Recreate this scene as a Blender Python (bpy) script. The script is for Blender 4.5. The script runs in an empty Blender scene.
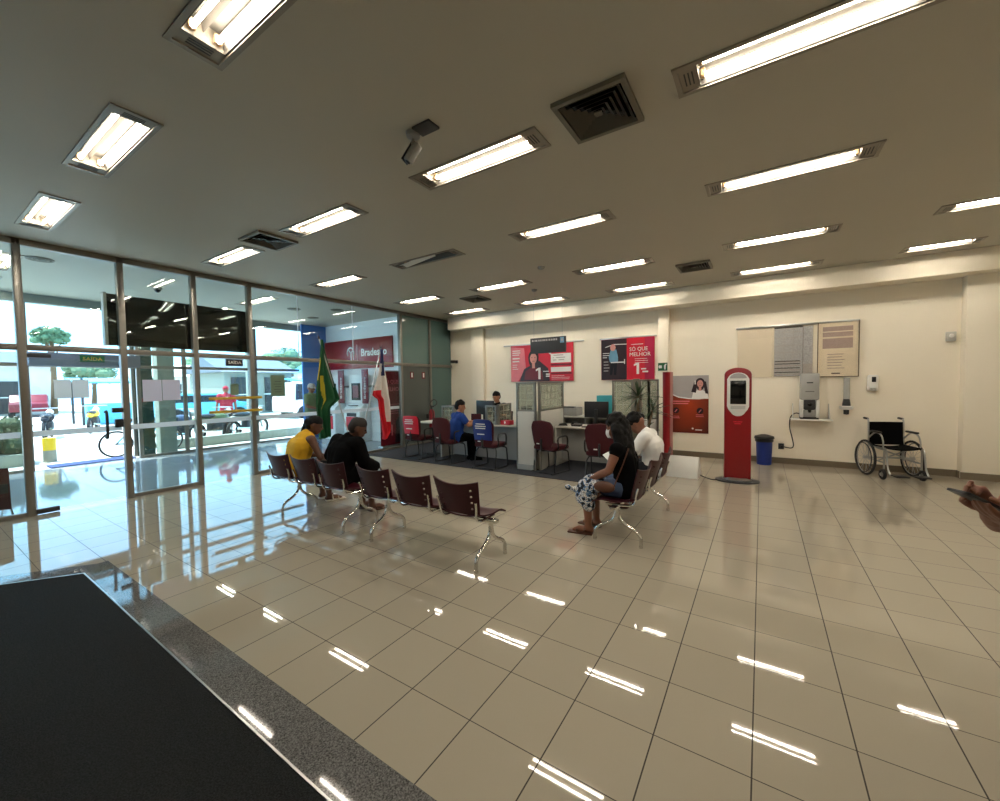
import bpy, bmesh, math, random
from mathutils import Vector, Matrix
PI = math.pi
random.seed(7)
S = bpy.context.scene
COL = S.collection
V = Vector

# ------------------------------------------------------------------ helpers
def lin(c):
    return tuple(((x / 255) / 12.92 if x / 255 <= .04045 else ((x / 255 + .055) / 1.055) ** 2.4) for x in c[:3]) + (1.0,)

class NT:
    def __init__(s, m):
        m.use_nodes = True
        s.t = m.node_tree
        s.t.nodes.clear()
        s.out = s.t.nodes.new('ShaderNodeOutputMaterial')
    def n(s, kind, **kw):
        nd = s.t.nodes.new(kind)
        for k, v in kw.items():
            setattr(nd, k, v)
        return nd
    def l(s, a, b):
        s.t.links.new(a, b)

def mat(name, col, rough=.5, metal=0., spec=.5, emit=None, estr=0., var=.06, vs=14., bump=0., bs=60., coat=0., ct=0):
    m = bpy.data.materials.new(name)
    k = NT(m)
    b = k.n('ShaderNodeBsdfPrincipled')
    c = lin(col)
    tc = k.n('ShaderNodeTexCoord')
    nz = k.n('ShaderNodeTexNoise')
    nz.inputs['Scale'].default_value = vs
    nz.inputs['Detail'].default_value = 3
    k.l(tc.outputs['Object'], nz.inputs['Vector'])
    mx = k.n('ShaderNodeMix', data_type='RGBA')
    mx.inputs[6].default_value = tuple(max(0, x * (1 - var)) for x in c[:3]) + (1,)
    mx.inputs[7].default_value = tuple(min(1, x * (1 + var)) for x in c[:3]) + (1,)
    fac = nz.outputs[0]
    if ct:
        mr = k.n('ShaderNodeMapRange'); mr.inputs[1].default_value = .5 - .5 / ct; mr.inputs[2].default_value = .5 + .5 / ct; k.l(fac, mr.inputs[0]); fac = mr.outputs[0]
    k.l(fac, mx.inputs[0])
    k.l(mx.outputs[2], b.inputs['Base Color'])
    b.inputs['Roughness'].default_value = rough
    b.inputs['Metallic'].default_value = metal
    b.inputs['Specular IOR Level'].default_value = spec
    b.inputs['Coat Weight'].default_value = coat
    if emit:
        b.inputs['Emission Color'].default_value = lin(emit)
        b.inputs['Emission Strength'].default_value = estr
    if bump:
        n2 = k.n('ShaderNodeTexNoise')
        n2.inputs['Scale'].default_value = bs
        n2.inputs['Detail'].default_value = 2
        k.l(tc.outputs['Object'], n2.inputs['Vector'])
        bp = k.n('ShaderNodeBump')
        bp.inputs['Strength'].default_value = bump
        bp.inputs['Distance'].default_value = .01
        k.l(n2.outputs[0], bp.inputs['Height'])
        k.l(bp.outputs[0], b.inputs['Normal'])
    k.l(b.outputs[0], k.out.inputs[0])
    return m

def glass_mat(name, tint=(245, 252, 250), f=1.5, body=0., bodycol=(200, 220, 215)):
    m = bpy.data.materials.new(name)
    k = NT(m)
    tr = k.n('ShaderNodeBsdfTransparent')
    tr.inputs[0].default_value = lin(tint)
    gl = k.n('ShaderNodeBsdfGlossy')
    gl.inputs['Roughness'].default_value = .01
    lw = k.n('ShaderNodeLayerWeight'); lw.inputs[0].default_value = .5
    pw = k.n('ShaderNodeMath', operation='POWER'); pw.inputs[1].default_value = 5; k.l(lw.outputs['Facing'], pw.inputs[0])
    fr = k.n('ShaderNodeMath', operation='MULTIPLY_ADD'); fr.inputs[1].default_value = .9; fr.inputs[2].default_value = ((f - 1) / (f + 1)) ** 2
    k.l(pw.outputs[0], fr.inputs[0])
    src = tr
    if body:
        df = k.n('ShaderNodeBsdfDiffuse')
        df.inputs[0].default_value = lin(bodycol)
        m0 = k.n('ShaderNodeMixShader')
        m0.inputs[0].default_value = body
        k.l(tr.outputs[0], m0.inputs[1]); k.l(df.outputs[0], m0.inputs[2])
        src = m0
    mx = k.n('ShaderNodeMixShader')
    k.l(fr.outputs[0], mx.inputs[0]); k.l(src.outputs[0], mx.inputs[1]); k.l(gl.outputs[0], mx.inputs[2])
    k.l(mx.outputs[0], k.out.inputs[0])
    return m

def tile_mat(name, col, grout, size, x0, y0, gw, rough, var=.05, groutx=None):
    m = bpy.data.materials.new(name)
    k = NT(m)
    b = k.n('ShaderNodeBsdfPrincipled')
    tc = k.n('ShaderNodeTexCoord')
    sp = k.n('ShaderNodeSeparateXYZ')
    k.l(tc.outputs['Object'], sp.inputs[0])
    def line(o, off, w):
        a = k.n('ShaderNodeMath', operation='SUBTRACT'); a.inputs[1].default_value = off
        k.l(o, a.inputs[0])
        d = k.n('ShaderNodeMath', operation='DIVIDE'); d.inputs[1].default_value = size
        k.l(a.outputs[0], d.inputs[0])
        f = k.n('ShaderNodeMath', operation='FRACT'); k.l(d.outputs[0], f.inputs[0])
        fl = k.n('ShaderNodeMath', operation='FLOOR'); k.l(d.outputs[0], fl.inputs[0])
        c = k.n('ShaderNodeMath', operation='SUBTRACT'); c.inputs[1].default_value = .5
        k.l(f.outputs[0], c.inputs[0])
        ab = k.n('ShaderNodeMath', operation='ABSOLUTE'); k.l(c.outputs[0], ab.inputs[0])
        g = k.n('ShaderNodeMath', operation='GREATER_THAN'); g.inputs[1].default_value = .5 - w / size / 2
        k.l(ab.outputs[0], g.inputs[0])
        return g.outputs[0], fl.outputs[0]
    gx, fx = line(sp.outputs[0], x0, gw)
    gy, fy = line(sp.outputs[1], y0, gw * .75)
    mxm = k.n('ShaderNodeMath', operation='MAXIMUM')
    k.l(gx, mxm.inputs[0]); k.l(gy, mxm.inputs[1])
    cb = k.n('ShaderNodeCombineXYZ'); k.l(fx, cb.inputs[0]); k.l(fy, cb.inputs[1])
    wn = k.n('ShaderNodeTexWhiteNoise', noise_dimensions='3D'); k.l(cb.outputs[0], wn.inputs['Vector'])
    nz = k.n('ShaderNodeTexNoise'); nz.inputs['Scale'].default_value = 220; nz.inputs['Detail'].default_value = 2
    k.l(tc.outputs['Object'], nz.inputs['Vector'])
    ad = k.n('ShaderNodeMath', operation='ADD'); k.l(wn.outputs['Value'], ad.inputs[0]); k.l(nz.outputs[0], ad.inputs[1])
    hf = k.n('ShaderNodeMath', operation='MULTIPLY'); hf.inputs[1].default_value = .5; k.l(ad.outputs[0], hf.inputs[0])
    c = lin(col)
    m1 = k.n('ShaderNodeMix', data_type='RGBA')
    m1.inputs[6].default_value = tuple(x * (1 - var) for x in c[:3]) + (1,)
    m1.inputs[7].default_value = tuple(min(1, x * (1 + var)) for x in c[:3]) + (1,)
    k.l(hf.outputs[0], m1.inputs[0])
    m2 = k.n('ShaderNodeMix', data_type='RGBA')
    m2.inputs[7].default_value = lin(grout)
    k.l(mxm.outputs[0], m2.inputs[0]); k.l(m1.outputs[2], m2.inputs[6])
    k.l(m2.outputs[2], b.inputs['Base Color'])
    rr = k.n('ShaderNodeMix', data_type='FLOAT')
    rr.inputs[2].default_value = rough; rr.inputs[3].default_value = .7
    k.l(mxm.outputs[0], rr.inputs[0]); k.l(rr.outputs[0], b.inputs['Roughness'])
    k.l(b.outputs[0], k.out.inputs[0])
    return m

def thin_mat(name, col, tr=.5):
    m = bpy.data.materials.new(name); k = NT(m)
    tc = k.n('ShaderNodeTexCoord'); nz = k.n('ShaderNodeTexNoise'); nz.inputs['Scale'].default_value = 8; k.l(tc.outputs['Object'], nz.inputs['Vector'])
    mx = k.n('ShaderNodeMix', data_type='RGBA'); c = lin(col); mx.inputs[6].default_value = tuple(x * .95 for x in c[:3]) + (1,); mx.inputs[7].default_value = c; k.l(nz.outputs[0], mx.inputs[0])
    d = k.n('ShaderNodeBsdfDiffuse'); t = k.n('ShaderNodeBsdfTranslucent'); k.l(mx.outputs[2], d.inputs[0]); k.l(mx.outputs[2], t.inputs[0])
    ms = k.n('ShaderNodeMixShader'); ms.inputs[0].default_value = tr; k.l(d.outputs[0], ms.inputs[1]); k.l(t.outputs[0], ms.inputs[2]); k.l(ms.outputs[0], k.out.inputs[0])
    return m

def glow_print(name, cols, scale):
    """printed field that runs from a bright middle to dark corners"""
    m = bpy.data.materials.new(name); k = NT(m); bs = k.n('ShaderNodeBsdfPrincipled'); tc = k.n('ShaderNodeTexCoord')
    mp = k.n('ShaderNodeMapping'); mp.inputs['Location'].default_value = (-.5 * scale, -.5 * scale, -.5 * scale); mp.inputs['Scale'].default_value = (scale,) * 3; k.l(tc.outputs['Generated'], mp.inputs[0])
    sp = k.n('ShaderNodeSeparateXYZ'); k.l(mp.outputs[0], sp.inputs[0]); cb = k.n('ShaderNodeCombineXYZ'); k.l(sp.outputs[0], cb.inputs[0]); k.l(sp.outputs[2], cb.inputs[2])
    ln = k.n('ShaderNodeVectorMath', operation='LENGTH'); k.l(cb.outputs[0], ln.inputs[0])
    cr = k.n('ShaderNodeValToRGB'); cr.color_ramp.elements[0].color = lin(cols[0]); cr.color_ramp.elements[1].color = lin(cols[1]); k.l(ln.outputs['Value'], cr.inputs[0])
    k.l(cr.outputs[0], bs.inputs['Base Color']); bs.inputs['Roughness'].default_value = .3; k.l(bs.outputs[0], k.out.inputs[0]); return m

def grid_glass(name, size=.13):
    """clear glass etched with a square lattice"""
    m = bpy.data.materials.new(name)
    k = NT(m)
    tc = k.n('ShaderNodeTexCoord')
    sp = k.n('ShaderNodeSeparateXYZ'); k.l(tc.outputs['Object'], sp.inputs[0])
    ad = k.n('ShaderNodeMath', operation='ADD'); k.l(sp.outputs[0], ad.inputs[0]); k.l(sp.outputs[1], ad.inputs[1])
    outs = []
    for o in (ad.outputs[0], sp.outputs[2]):
        d = k.n('ShaderNodeMath', operation='DIVIDE'); d.inputs[1].default_value = size; k.l(o, d.inputs[0])
        f = k.n('ShaderNodeMath', operation='FRACT'); k.l(d.outputs[0], f.inputs[0])
        g = k.n('ShaderNodeMath', operation='LESS_THAN'); g.inputs[1].default_value = .07; k.l(f.outputs[0], g.inputs[0])
        outs.append(g.outputs[0])
    mm = k.n('ShaderNodeMath', operation='MAXIMUM'); k.l(outs[0], mm.inputs[0]); k.l(outs[1], mm.inputs[1])
    sc = k.n('ShaderNodeMath', operation='MULTIPLY_ADD'); sc.inputs[1].default_value = .35; sc.inputs[2].default_value = .34
    k.l(mm.outputs[0], sc.inputs[0])
    tr = k.n('ShaderNodeBsdfTransparent'); tr.inputs[0].default_value = (.8, .84, .8, 1)
    df = k.n('ShaderNodeBsdfDiffuse'); df.inputs[0].default_value = lin((172, 174, 160))
    mx = k.n('ShaderNodeMixShader'); k.l(sc.outputs[0], mx.inputs[0]); k.l(tr.outputs[0], mx.inputs[1]); k.l(df.outputs[0], mx.inputs[2])
    k.l(mx.outputs[0], k.out.inputs[0])
    return m

class B:
    """collects shapes and links them as one mesh"""
    def __init__(s):
        s.v = []; s.f = []; s.m = []; s.mi = 0
    def add(s, vs, fs, M=None):
        n = len(s.v)
        s.v += [tuple(M @ V(p)) if M else tuple(p) for p in vs]
        s.f += [tuple(i + n for i in f) for f in fs]
        s.m += [s.mi] * len(fs)
        return s
    def box(s, c, d, bev=0, M=None, rz=0):
        x, y, z = (q / 2 for q in d)
        T = Matrix.Translation(V(c)) @ Matrix.Rotation(rz, 4, 'Z')
        if M: T = M @ T
        if not bev:
            vs = [(a, b, e) for a in (-x, x) for b in (-y, y) for e in (-z, z)]
            return s.add(vs, [(0, 1, 3, 2), (4, 6, 7, 5), (0, 4, 5, 1), (2, 3, 7, 6), (0, 2, 6, 4), (1, 5, 7, 3)], T)
        bm = bmesh.new()
        bmesh.ops.create_cube(bm, size=1)
        bmesh.ops.scale(bm, vec=d, verts=bm.verts)
        bmesh.ops.bevel(bm, geom=bm.edges[:], offset=min(bev, min(d) * .49), segments=2, affect='EDGES', profile=.5)
        s.frombm(bm, T); return s
    def frombm(s, bm, T=None):
        bm.verts.ensure_lookup_table(); bm.verts.index_update()
        s.add([v.co.copy() for v in bm.verts], [[v.index for v in f.verts] for f in bm.faces], T)
        bm.free()
    def tube(s, pts, r, seg=8, closed=False, M=None):
        pts = [V(p) for p in pts]; n = len(pts)
        rs = r if isinstance(r, (list, tuple)) else [r] * n
        T = []
        for i in range(n):
            a = pts[i - 1] if (i or closed) else pts[0]
            b = pts[(i + 1) % n] if (i < n - 1 or closed) else pts[-1]
            t = (b - a)
            T.append(t.normalized() if t.length > 1e-9 else V((0, 0, 1)))
        u = T[0].orthogonal().normalized()
        vs = []
        for i in range(n):
            u = (u - T[i] * u.dot(T[i]))
            u = u.normalized() if u.length > 1e-6 else T[i].orthogonal().normalized()
            w = T[i].cross(u)
            for j in range(seg):
                a = 2 * PI * j / seg
                vs.append(pts[i] + (u * math.cos(a) + w * math.sin(a)) * rs[i])
        fs = []
        for i in range(n if closed else n - 1):
            for j in range(seg):
                a, b = i * seg + j, i * seg + (j + 1) % seg
                c, d = ((i + 1) % n) * seg + (j + 1) % seg, ((i + 1) % n) * seg + j
                fs.append((a, b, c, d))
        if not closed:
            fs.append(tuple(range(seg))[::-1]); fs.append(tuple((n - 1) * seg + j for j in range(seg)))
        return s.add(vs, fs, M)
    def lathe(s, prof, c=(0, 0, 0), seg=20, M=None, sx=1, sy=1):
        vs = []; n = len(prof)
        for r, z in prof:
            for j in range(seg):
                a = 2 * PI * j / seg
                vs.append((c[0] + r * sx * math.cos(a), c[1] + r * sy * math.sin(a), c[2] + z))
        fs = [(i * seg + j, i * seg + (j + 1) % seg, (i + 1) * seg + (j + 1) % seg, (i + 1) * seg + j) for i in range(n - 1) for j in range(seg)]
        if prof[0][0] > 0: fs.append(tuple(range(seg))[::-1])
        if prof[-1][0] > 0: fs.append(tuple((n - 1) * seg + j for j in range(seg)))
        return s.add(vs, fs, M)
    def sph(s, c, r, seg=12, rings=8, M=None):
        r = r if isinstance(r, (tuple, list)) else (r, r, r)
        vs = [(c[0], c[1], c[2] - r[2])]
        for i in range(1, rings):
            p = -PI / 2 + PI * i / rings
            for j in range(seg):
                a = 2 * PI * j / seg
                vs.append((c[0] + r[0] * math.cos(p) * math.cos(a), c[1] + r[1] * math.cos(p) * math.sin(a), c[2] + r[2] * math.sin(p)))
        vs.append((c[0], c[1], c[2] + r[2]))
        fs = [(0, 1 + (j + 1) % seg, 1 + j) for j in range(seg)]
        for i in range(rings - 2):
            for j in range(seg):
                a = 1 + i * seg
                fs.append((a + j, a + (j + 1) % seg, a + seg + (j + 1) % seg, a + seg + j))
        t = len(vs) - 1; a = 1 + (rings - 2) * seg
        fs += [(a + j, a + (j + 1) % seg, t) for j in range(seg)]
        return s.add(vs, fs, M)
    def prism(s, poly, d0, d1, plane='xz', M=None, bev=0):
        f = {'xz': lambda a, b, d: (a, d, b), 'yz': lambda a, b, d: (d, a, b), 'xy': lambda a, b, d: (a, b, d)}[plane]
        n = len(poly)
        vs = [f(a, b, d0) for a, b in poly] + [f(a, b, d1) for a, b in poly]
        fs = [tuple(range(n)), tuple(range(2 * n - 1, n - 1, -1))] + [(i, i + n, (i + 1) % n + n, (i + 1) % n) for i in range(n)]
        bm = bmesh.new()
        bv = [bm.verts.new(p) for p in vs]
        for q in fs:
            bm.faces.new([bv[i] for i in q])
        bmesh.ops.recalc_face_normals(bm, faces=bm.faces[:])
        if bev:
            bmesh.ops.bevel(bm, geom=bm.edges[:], offset=bev, segments=2, affect='EDGES', profile=.5)
        s.frombm(bm, M); return s
    def sheet(s, fn, nu, nv, th, skip=(), M=None):
        """a thick curved sheet fn(u, v); cells in skip stay open"""
        P = [[V(fn(i / nu, j / nv)) for j in range(nv + 1)] for i in range(nu + 1)]
        N = [[None] * (nv + 1) for _ in range(nu + 1)]
        for i in range(nu + 1):
            for j in range(nv + 1):
                a = P[min(i + 1, nu)][j] - P[max(i - 1, 0)][j]; b = P[i][min(j + 1, nv)] - P[i][max(j - 1, 0)]
                c = a.cross(b); N[i][j] = c.normalized() if c.length > 1e-12 else V((0, 0, 1))
        vs = [P[i][j] + N[i][j] * th / 2 for i in range(nu + 1) for j in range(nv + 1)] + [P[i][j] - N[i][j] * th / 2 for i in range(nu + 1) for j in range(nv + 1)]
        K = (nu + 1) * (nv + 1); ix = lambda i, j: i * (nv + 1) + j
        cells = {(i, j) for i in range(nu) for j in range(nv)} - set(skip)
        fs = []
        for i, j in cells:
            q = (ix(i, j), ix(i + 1, j), ix(i + 1, j + 1), ix(i, j + 1))
            fs.append(q); fs.append(tuple(x + K for x in q[::-1]))
            for (di, dj, a, b) in ((-1, 0, q[3], q[0]), (1, 0, q[1], q[2]), (0, -1, q[0], q[1]), (0, 1, q[2], q[3])):
                if (i + di, j + dj) not in cells:
                    fs.append((b, a, a + K, b + K))
        return s.add(vs, fs, M)
    def cap(s, p0, r0, p1=None, r1=None):
        """tapered limb segment: two balls and the cone between"""
        s.sph(p0, r0, 10, 6)
        if p1 is not None:
            s.sph(p1, r1, 10, 6)
            a, b = V(p0), V(p1)
            if (b - a).length > 1e-4:
                s.tube([a, b], [r0, r1], 10)
        return s
    def chain(s, *pr):
        for (a, ra), (b, rb) in zip(pr, pr[1:]):
            s.cap(a, ra, b, rb)
        return s
    def mesh(s, name):
        me = bpy.data.meshes.new(name)
        me.from_pydata(s.v, [], s.f)
        me.polygons.foreach_set('material_index', s.m)
        me.update()
        return me
    def build(s, name, mats, parent=None, smooth=True, loc=None, rz=0):
        me = s.mesh(name)
        return link(name, me, mats, parent, smooth, loc, rz)

def link(name, me, mats, parent=None, smooth=True, loc=None, rz=0):
    for m in (mats if isinstance(mats, (list, tuple)) else [mats]):
        me.materials.append(m)
    if smooth:
        me.polygons.foreach_set('use_smooth', [True] * len(me.polygons))
        try: me.set_sharp_from_angle(angle=math.radians(38))
        except Exception: pass
    o = bpy.data.objects.new(name, me)
    COL.objects.link(o)
    if parent: o.parent = parent
    if loc: o.location = loc
    if rz: o.rotation_euler = (0, 0, rz)
    return o

def tag(o, label, cat, group=None):
    o['label'] = label; o['category'] = cat
    if group: o['group'] = group
    return o
def thing(name, label, cat, loc=(0, 0, 0), rz=0, group=None):
    o = bpy.data.objects.new(name, None)
    o.empty_display_size = .1
    COL.objects.link(o); o.location = loc; o.rotation_euler = (0, 0, rz)
    return tag(o, label, cat, group)
def struct(o):
    o['kind'] = 'structure'; return o
def plabel(o, label):
    o['label'] = label; return o
def dup(root, loc, rz=None, label=None, group=None, skip=()):
    def cp(o, par):
        c = o.copy(); COL.objects.link(c)
        if par: c.parent = par
        for ch in list(o.children):
            if ch.name.split('.')[0] not in skip: cp(ch, c)
        return c
    r = cp(root, None); r.location = loc
    if rz is not None: r.rotation_euler = (0, 0, rz)
    if label: r['label'] = label
    if group: r['group'] = group
    return r

DG = None
def blend(b, name, mats, parent, voxel=.012, smooth=3, loc=None, rz=0):
    """melts overlapping shapes into one continuous skin"""
    o = bpy.data.objects.new('tmp', b.mesh('tmp')); COL.objects.link(o)
    md = o.modifiers.new('r', 'REMESH'); md.mode = 'VOXEL'; md.voxel_size = voxel
    if smooth:
        sm = o.modifiers.new('s', 'SMOOTH'); sm.iterations = smooth; sm.factor = .5
    dg = bpy.context.evaluated_depsgraph_get()
    me = bpy.data.meshes.new_from_object(o.evaluated_get(dg))
    bpy.data.objects.remove(o)
    me.name = name; me.materials.clear()
    me.polygons.foreach_set('material_index', [0] * len(me.polygons))
    return link(name, me, mats, parent, True, loc, rz)

FACES = {'-y': Matrix(((1, 0, 0, 0), (0, 0, -1, 0), (0, 1, 0, 0), (0, 0, 0, 1))),
         '+x': Matrix(((0, 0, 1, 0), (1, 0, 0, 0), (0, 1, 0, 0), (0, 0, 0, 1)))}
def text(body, size, loc, face, m, parent, name='lettering', width=None, ext=.002, rot=0, bold=0.):
    cu = bpy.data.curves.new('t', 'FONT'); cu.body = body; cu.size = size; cu.extrude = ext; cu.offset = bold
    cu.resolution_u = 2
    o = bpy.data.objects.new('t', cu); COL.objects.link(o)
    me = bpy.data.meshes.new_from_object(o.evaluated_get(bpy.context.evaluated_depsgraph_get()))
    bpy.data.objects.remove(o); bpy.data.curves.remove(cu)
    xs = [v.co.x for v in me.vertices]
    sx = width / (max(xs) - min(xs)) if width else 1
    me.transform(Matrix.Translation(V(loc)) @ FACES[face] @ Matrix.Rotation(rot, 4, 'Z') @ Matrix.Diagonal((sx, 1, 1, 1)))
    me.materials.clear()
    return link(name, me, m, parent, False)

def arc(cx, cy, r, a0, a1, n, ry=None):
    ry = ry or r
    return [(cx + r * math.cos(math.radians(a0 + (a1 - a0) * i / n)), cy + ry * math.sin(math.radians(a0 + (a1 - a0) * i / n))) for i in range(n + 1)]
def rrect(cx, cy, w, h, r, n=5):
    p = []
    for sx, sy, a in ((1, 1, 0), (-1, 1, 90), (-1, -1, 180), (1, -1, 270)):
        p += arc(cx + sx * (w / 2 - r), cy + sy * (h / 2 - r), r, a, a + 90, n)
    return p
def smoothpts(pts, n=6):
    """Catmull-Rom through the points"""
    P = [V(p) for p in pts]; out = []
    for i in range(len(P) - 1):
        a, b, c, d = P[max(i - 1, 0)], P[i], P[i + 1], P[min(i + 2, len(P) - 1)]
        for k in range(n):
            t = k / n
            out.append(.5 * ((2 * b) + (c - a) * t + (2 * a - 5 * b + 4 * c - d) * t * t + (3 * b - a - 3 * c + d) * t ** 3))
    return out + [P[-1]]
EXPOSURE, TUBE, SKY, SUN = 0.0, 82.0, 5.6, 13.0
# ------------------------------------------------------------------ camera
H = 1.6
YAW, PIT, ROL, FPX = 0.5759, -0.03993, -0.01487, 402.70
fw = V((-math.sin(YAW) * math.cos(PIT), math.cos(YAW) * math.cos(PIT), math.sin(PIT)))
r0 = V((math.cos(YAW), math.sin(YAW), 0)); u0 = r0.cross(fw)
rt = r0 * math.cos(ROL) + u0 * math.sin(ROL); up = -r0 * math.sin(ROL) + u0 * math.cos(ROL)
cam = bpy.data.cameras.new('camera'); co = bpy.data.objects.new('camera', cam); COL.objects.link(co)
R = Matrix((rt, up, -fw)).transposed().to_4x4()
co.matrix_world = Matrix.Translation((0, 0, H)) @ R
cam.lens = FPX / 1000 * 36; cam.sensor_width = 36; cam.clip_start = .05; cam.clip_end = 300
S.camera = co
S.view_settings.view_transform = 'Standard'; S.view_settings.look = 'None'
S.view_settings.exposure = EXPOSURE; S.view_settings.gamma = 1; S.view_settings.use_curve_mapping = False

# ------------------------------------------------------------------ materials
M = {}
M['tile'] = tile_mat('polished_cream_tile', (164, 155, 138), (46, 38, 28), .3786, -1.533, 1.091, .006, .025, .05)
M['tile_out'] = tile_mat('lobby_pale_tile', (146, 154, 162), (84, 92, 100), .3786, -1.533, 1.091, .007, .05, .05)
M['wall'] = mat('cream_wall_paint', (246, 236, 216), .55, vs=1.5, var=.03, bump=.04, bs=90)
M['wallw'] = mat('white_wall_paint', (232, 234, 234), .5, vs=2, var=.02)
M['ceil'] = mat('ceiling_paint', (186, 180, 164), .6, vs=.8, var=.04)
M['base'] = mat('grey_brown_skirting_stone', (118, 106, 88), .25, vs=60, var=.12)
M['alu'] = mat('bronze_grey_aluminium', (128, 124, 116), .35, metal=.55, var=.04, vs=4)
M['steel'] = mat('brushed_steel', (190, 190, 188), .28, metal=1, var=.04)
M['chrome'] = mat('chrome', (215, 214, 210), .1, metal=1, var=.02)
M['black'] = mat('black_plastic', (22, 22, 24), .45, var=.1)
M['blackgl'] = mat('glossy_black', (10, 10, 11), .12, var=.1)
M['dark'] = mat('dark_grey_plastic', (52, 52, 54), .5)
M['grey'] = mat('grey_laminate', (150, 150, 146), .45, var=.03)
M['lgrey'] = mat('light_grey_laminate', (196, 194, 186), .4, var=.03)
M['white'] = mat('white_plastic', (228, 226, 220), .35, var=.02)
M['paper'] = mat('paper', (232, 230, 226), .8, var=.02)
M['red'] = mat('red_gloss_panel', (138, 6, 18), .3, var=.04, coat=.15)
M['redp'] = mat('red_print', (206, 28, 52), .35, var=.08, vs=5)
M['redd'] = mat('dark_red_print', (112, 8, 26), .35, var=.1, vs=6)
M['pink'] = mat('pink_print', (222, 120, 130), .4, var=.1, vs=9)
M['skinp'] = mat('printed_skin', (214, 150, 138), .5, var=.05)
M['darkp'] = mat('dark_print', (44, 26, 34), .4, var=.2, vs=12)
M['bluep'] = mat('blue_print', (110, 160, 190), .4, var=.15, vs=12)
M['brownp'] = glow_print('brown_red_print', ((176, 66, 32), (66, 26, 22)), 1.4)
M['greyp'] = mat('grey_print', (172, 166, 164), .4, var=.1, vs=6)
M['burg'] = mat('burgundy_plastic', (54, 9, 19), .4, var=.05, spec=.3)
M['burgf'] = mat('burgundy_fabric', (64, 5, 16), .9, var=.1, vs=80, bump=.15, bs=400)
M['carpet'] = mat('dark_blue_grey_carpet', (44, 46, 54), .95, var=.2, vs=120, bump=.3, bs=300)
M['mat'] = mat('black_ribbed_matting', (34, 35, 35), .95, var=.4, vs=150, ct=4, bump=.6, bs=220, spec=.15)
M['granite'] = mat('dark_grey_granite', (98, 97, 96), .04, var=.6, vs=140, ct=3)
M['tube'] = mat('lit_fluorescent_tube', (255, 250, 240), .4, emit=(255, 245, 228), estr=TUBE)
M['tubeoff'] = mat('unlit_fluorescent_tube', (225, 225, 220), .3)
M['refl'] = mat('lamp_reflector', (70, 66, 60), .5, var=.05)
M['bezel'] = mat('lamp_bezel', (150, 142, 128), .4, metal=.4, var=.05)
M['sock'] = mat('lamp_holder', (196, 160, 118), .5)
M['vent'] = mat('diffuser_grey', (112, 106, 92), .5, var=.06)
M['glass'] = glass_mat('clear_glass')
M['etch'] = grid_glass('lattice_etched_glass')
M['teal'] = mat('teal_film_glass', (84, 110, 106), .12, var=.1, vs=1.5)
M['frost'] = mat('grey_frosted_glass', (82, 88, 84), .35, var=.08, vs=1.2)
M['stripe'] = thin_mat('white_frosted_stripe', (240, 243, 245), .5)
M['sheet'] = thin_mat('thin_paper_sheet', (222, 220, 232), .35)
M['blackbd'] = mat('black_glossy_board', (12, 11, 11), .06, var=.1)
M['blue'] = mat('blue_plastic', (14, 42, 120), .4, var=.06)
M['blued'] = mat('blue_panel', (62, 120, 196), .35, var=.05)
M['navy'] = mat('navy_matting', (40, 62, 116), .9, var=.1)
M['turq'] = mat('turquoise_card', (60, 170, 184), .5)
M['yellow'] = mat('yellow_paint', (232, 196, 40), .4)
M['gold'] = mat('yellow_bar', (196, 160, 50), .35, var=.06)
M['green'] = mat('green_sign', (20, 92, 52), .4)
M['gpaper'] = thin_mat('green_grey_notice', (132, 152, 130), .3)
M['leaf'] = mat('dark_green_leaf', (44, 62, 34), .45, var=.3, vs=10)
M['trunk'] = mat('brown_bark', (104, 86, 62), .9, var=.25, vs=25, bump=.4, bs=60)
M['pot'] = mat('dark_pot', (46, 42, 40), .5)
M['soil'] = mat('soil', (52, 40, 30), .95, var=.3, vs=80)
M['clearp'] = glass_mat('clear_sleeve', (255, 254, 252), 1.4, .03, (236, 230, 214))
M['smoke'] = mat('smoked_plastic', (168, 168, 164), .25, var=.06)
M['print'] = mat('dense_grey_newsprint', (176, 178, 184), .7, var=.3, vs=55, ct=2)
# people and cloth
M['skin'] = mat('brown_skin', (128, 82, 60), .55, var=.06)
M['skinl'] = mat('tan_skin', (176, 122, 92), .55, var=.06)
M['skind'] = mat('deep_brown_skin', (92, 58, 42), .5, var=.06)
M['hair'] = mat('black_hair', (9, 7, 7), .6, spec=.2, var=.3, vs=60, bump=.5, bs=120)
M['hairg'] = mat('greying_hair', (34, 28, 24), .7, var=.3, vs=60, bump=.4, bs=120)
M['eye'] = mat('eye', (24, 18, 16), .2)
M['ytop'] = mat('yellow_cloth', (206, 158, 22), .85, var=.08, vs=8)
M['blackc'] = mat('black_cloth', (8, 8, 9), .95, spec=.1, var=.15, vs=10)
M['whitec'] = mat('white_cloth', (232, 230, 226), .85, var=.04)
M['bluec'] = mat('blue_cloth', (18, 62, 142), .85, var=.08)
M['olive'] = mat('olive_cloth', (112, 128, 92), .85, var=.1)
M['denim'] = mat('denim', (70, 86, 116), .9, var=.12, vs=40)
M['denimd'] = mat('dark_denim', (24, 27, 36), .9, var=.12, vs=40)
M['redc'] = mat('red_cloth', (176, 34, 60), .85, var=.06)
M['leather'] = mat('brown_leather', (84, 50, 34), .5, var=.1)
M['sandal'] = mat('pale_sandal', (196, 186, 170), .6)
M['flagg'] = mat('green_flag_cloth', (16, 84, 48), .75, var=.08, vs=6)
M['flagy'] = mat('yellow_flag_cloth', (196, 178, 48), .75)
M['flagb'] = mat('blue_flag_cloth', (28, 40, 92), .75)
M['flagw'] = mat('white_flag_cloth', (224, 220, 216), .75)
M['flagr'] = mat('red_flag_cloth', (206, 24, 40), .75)
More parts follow.
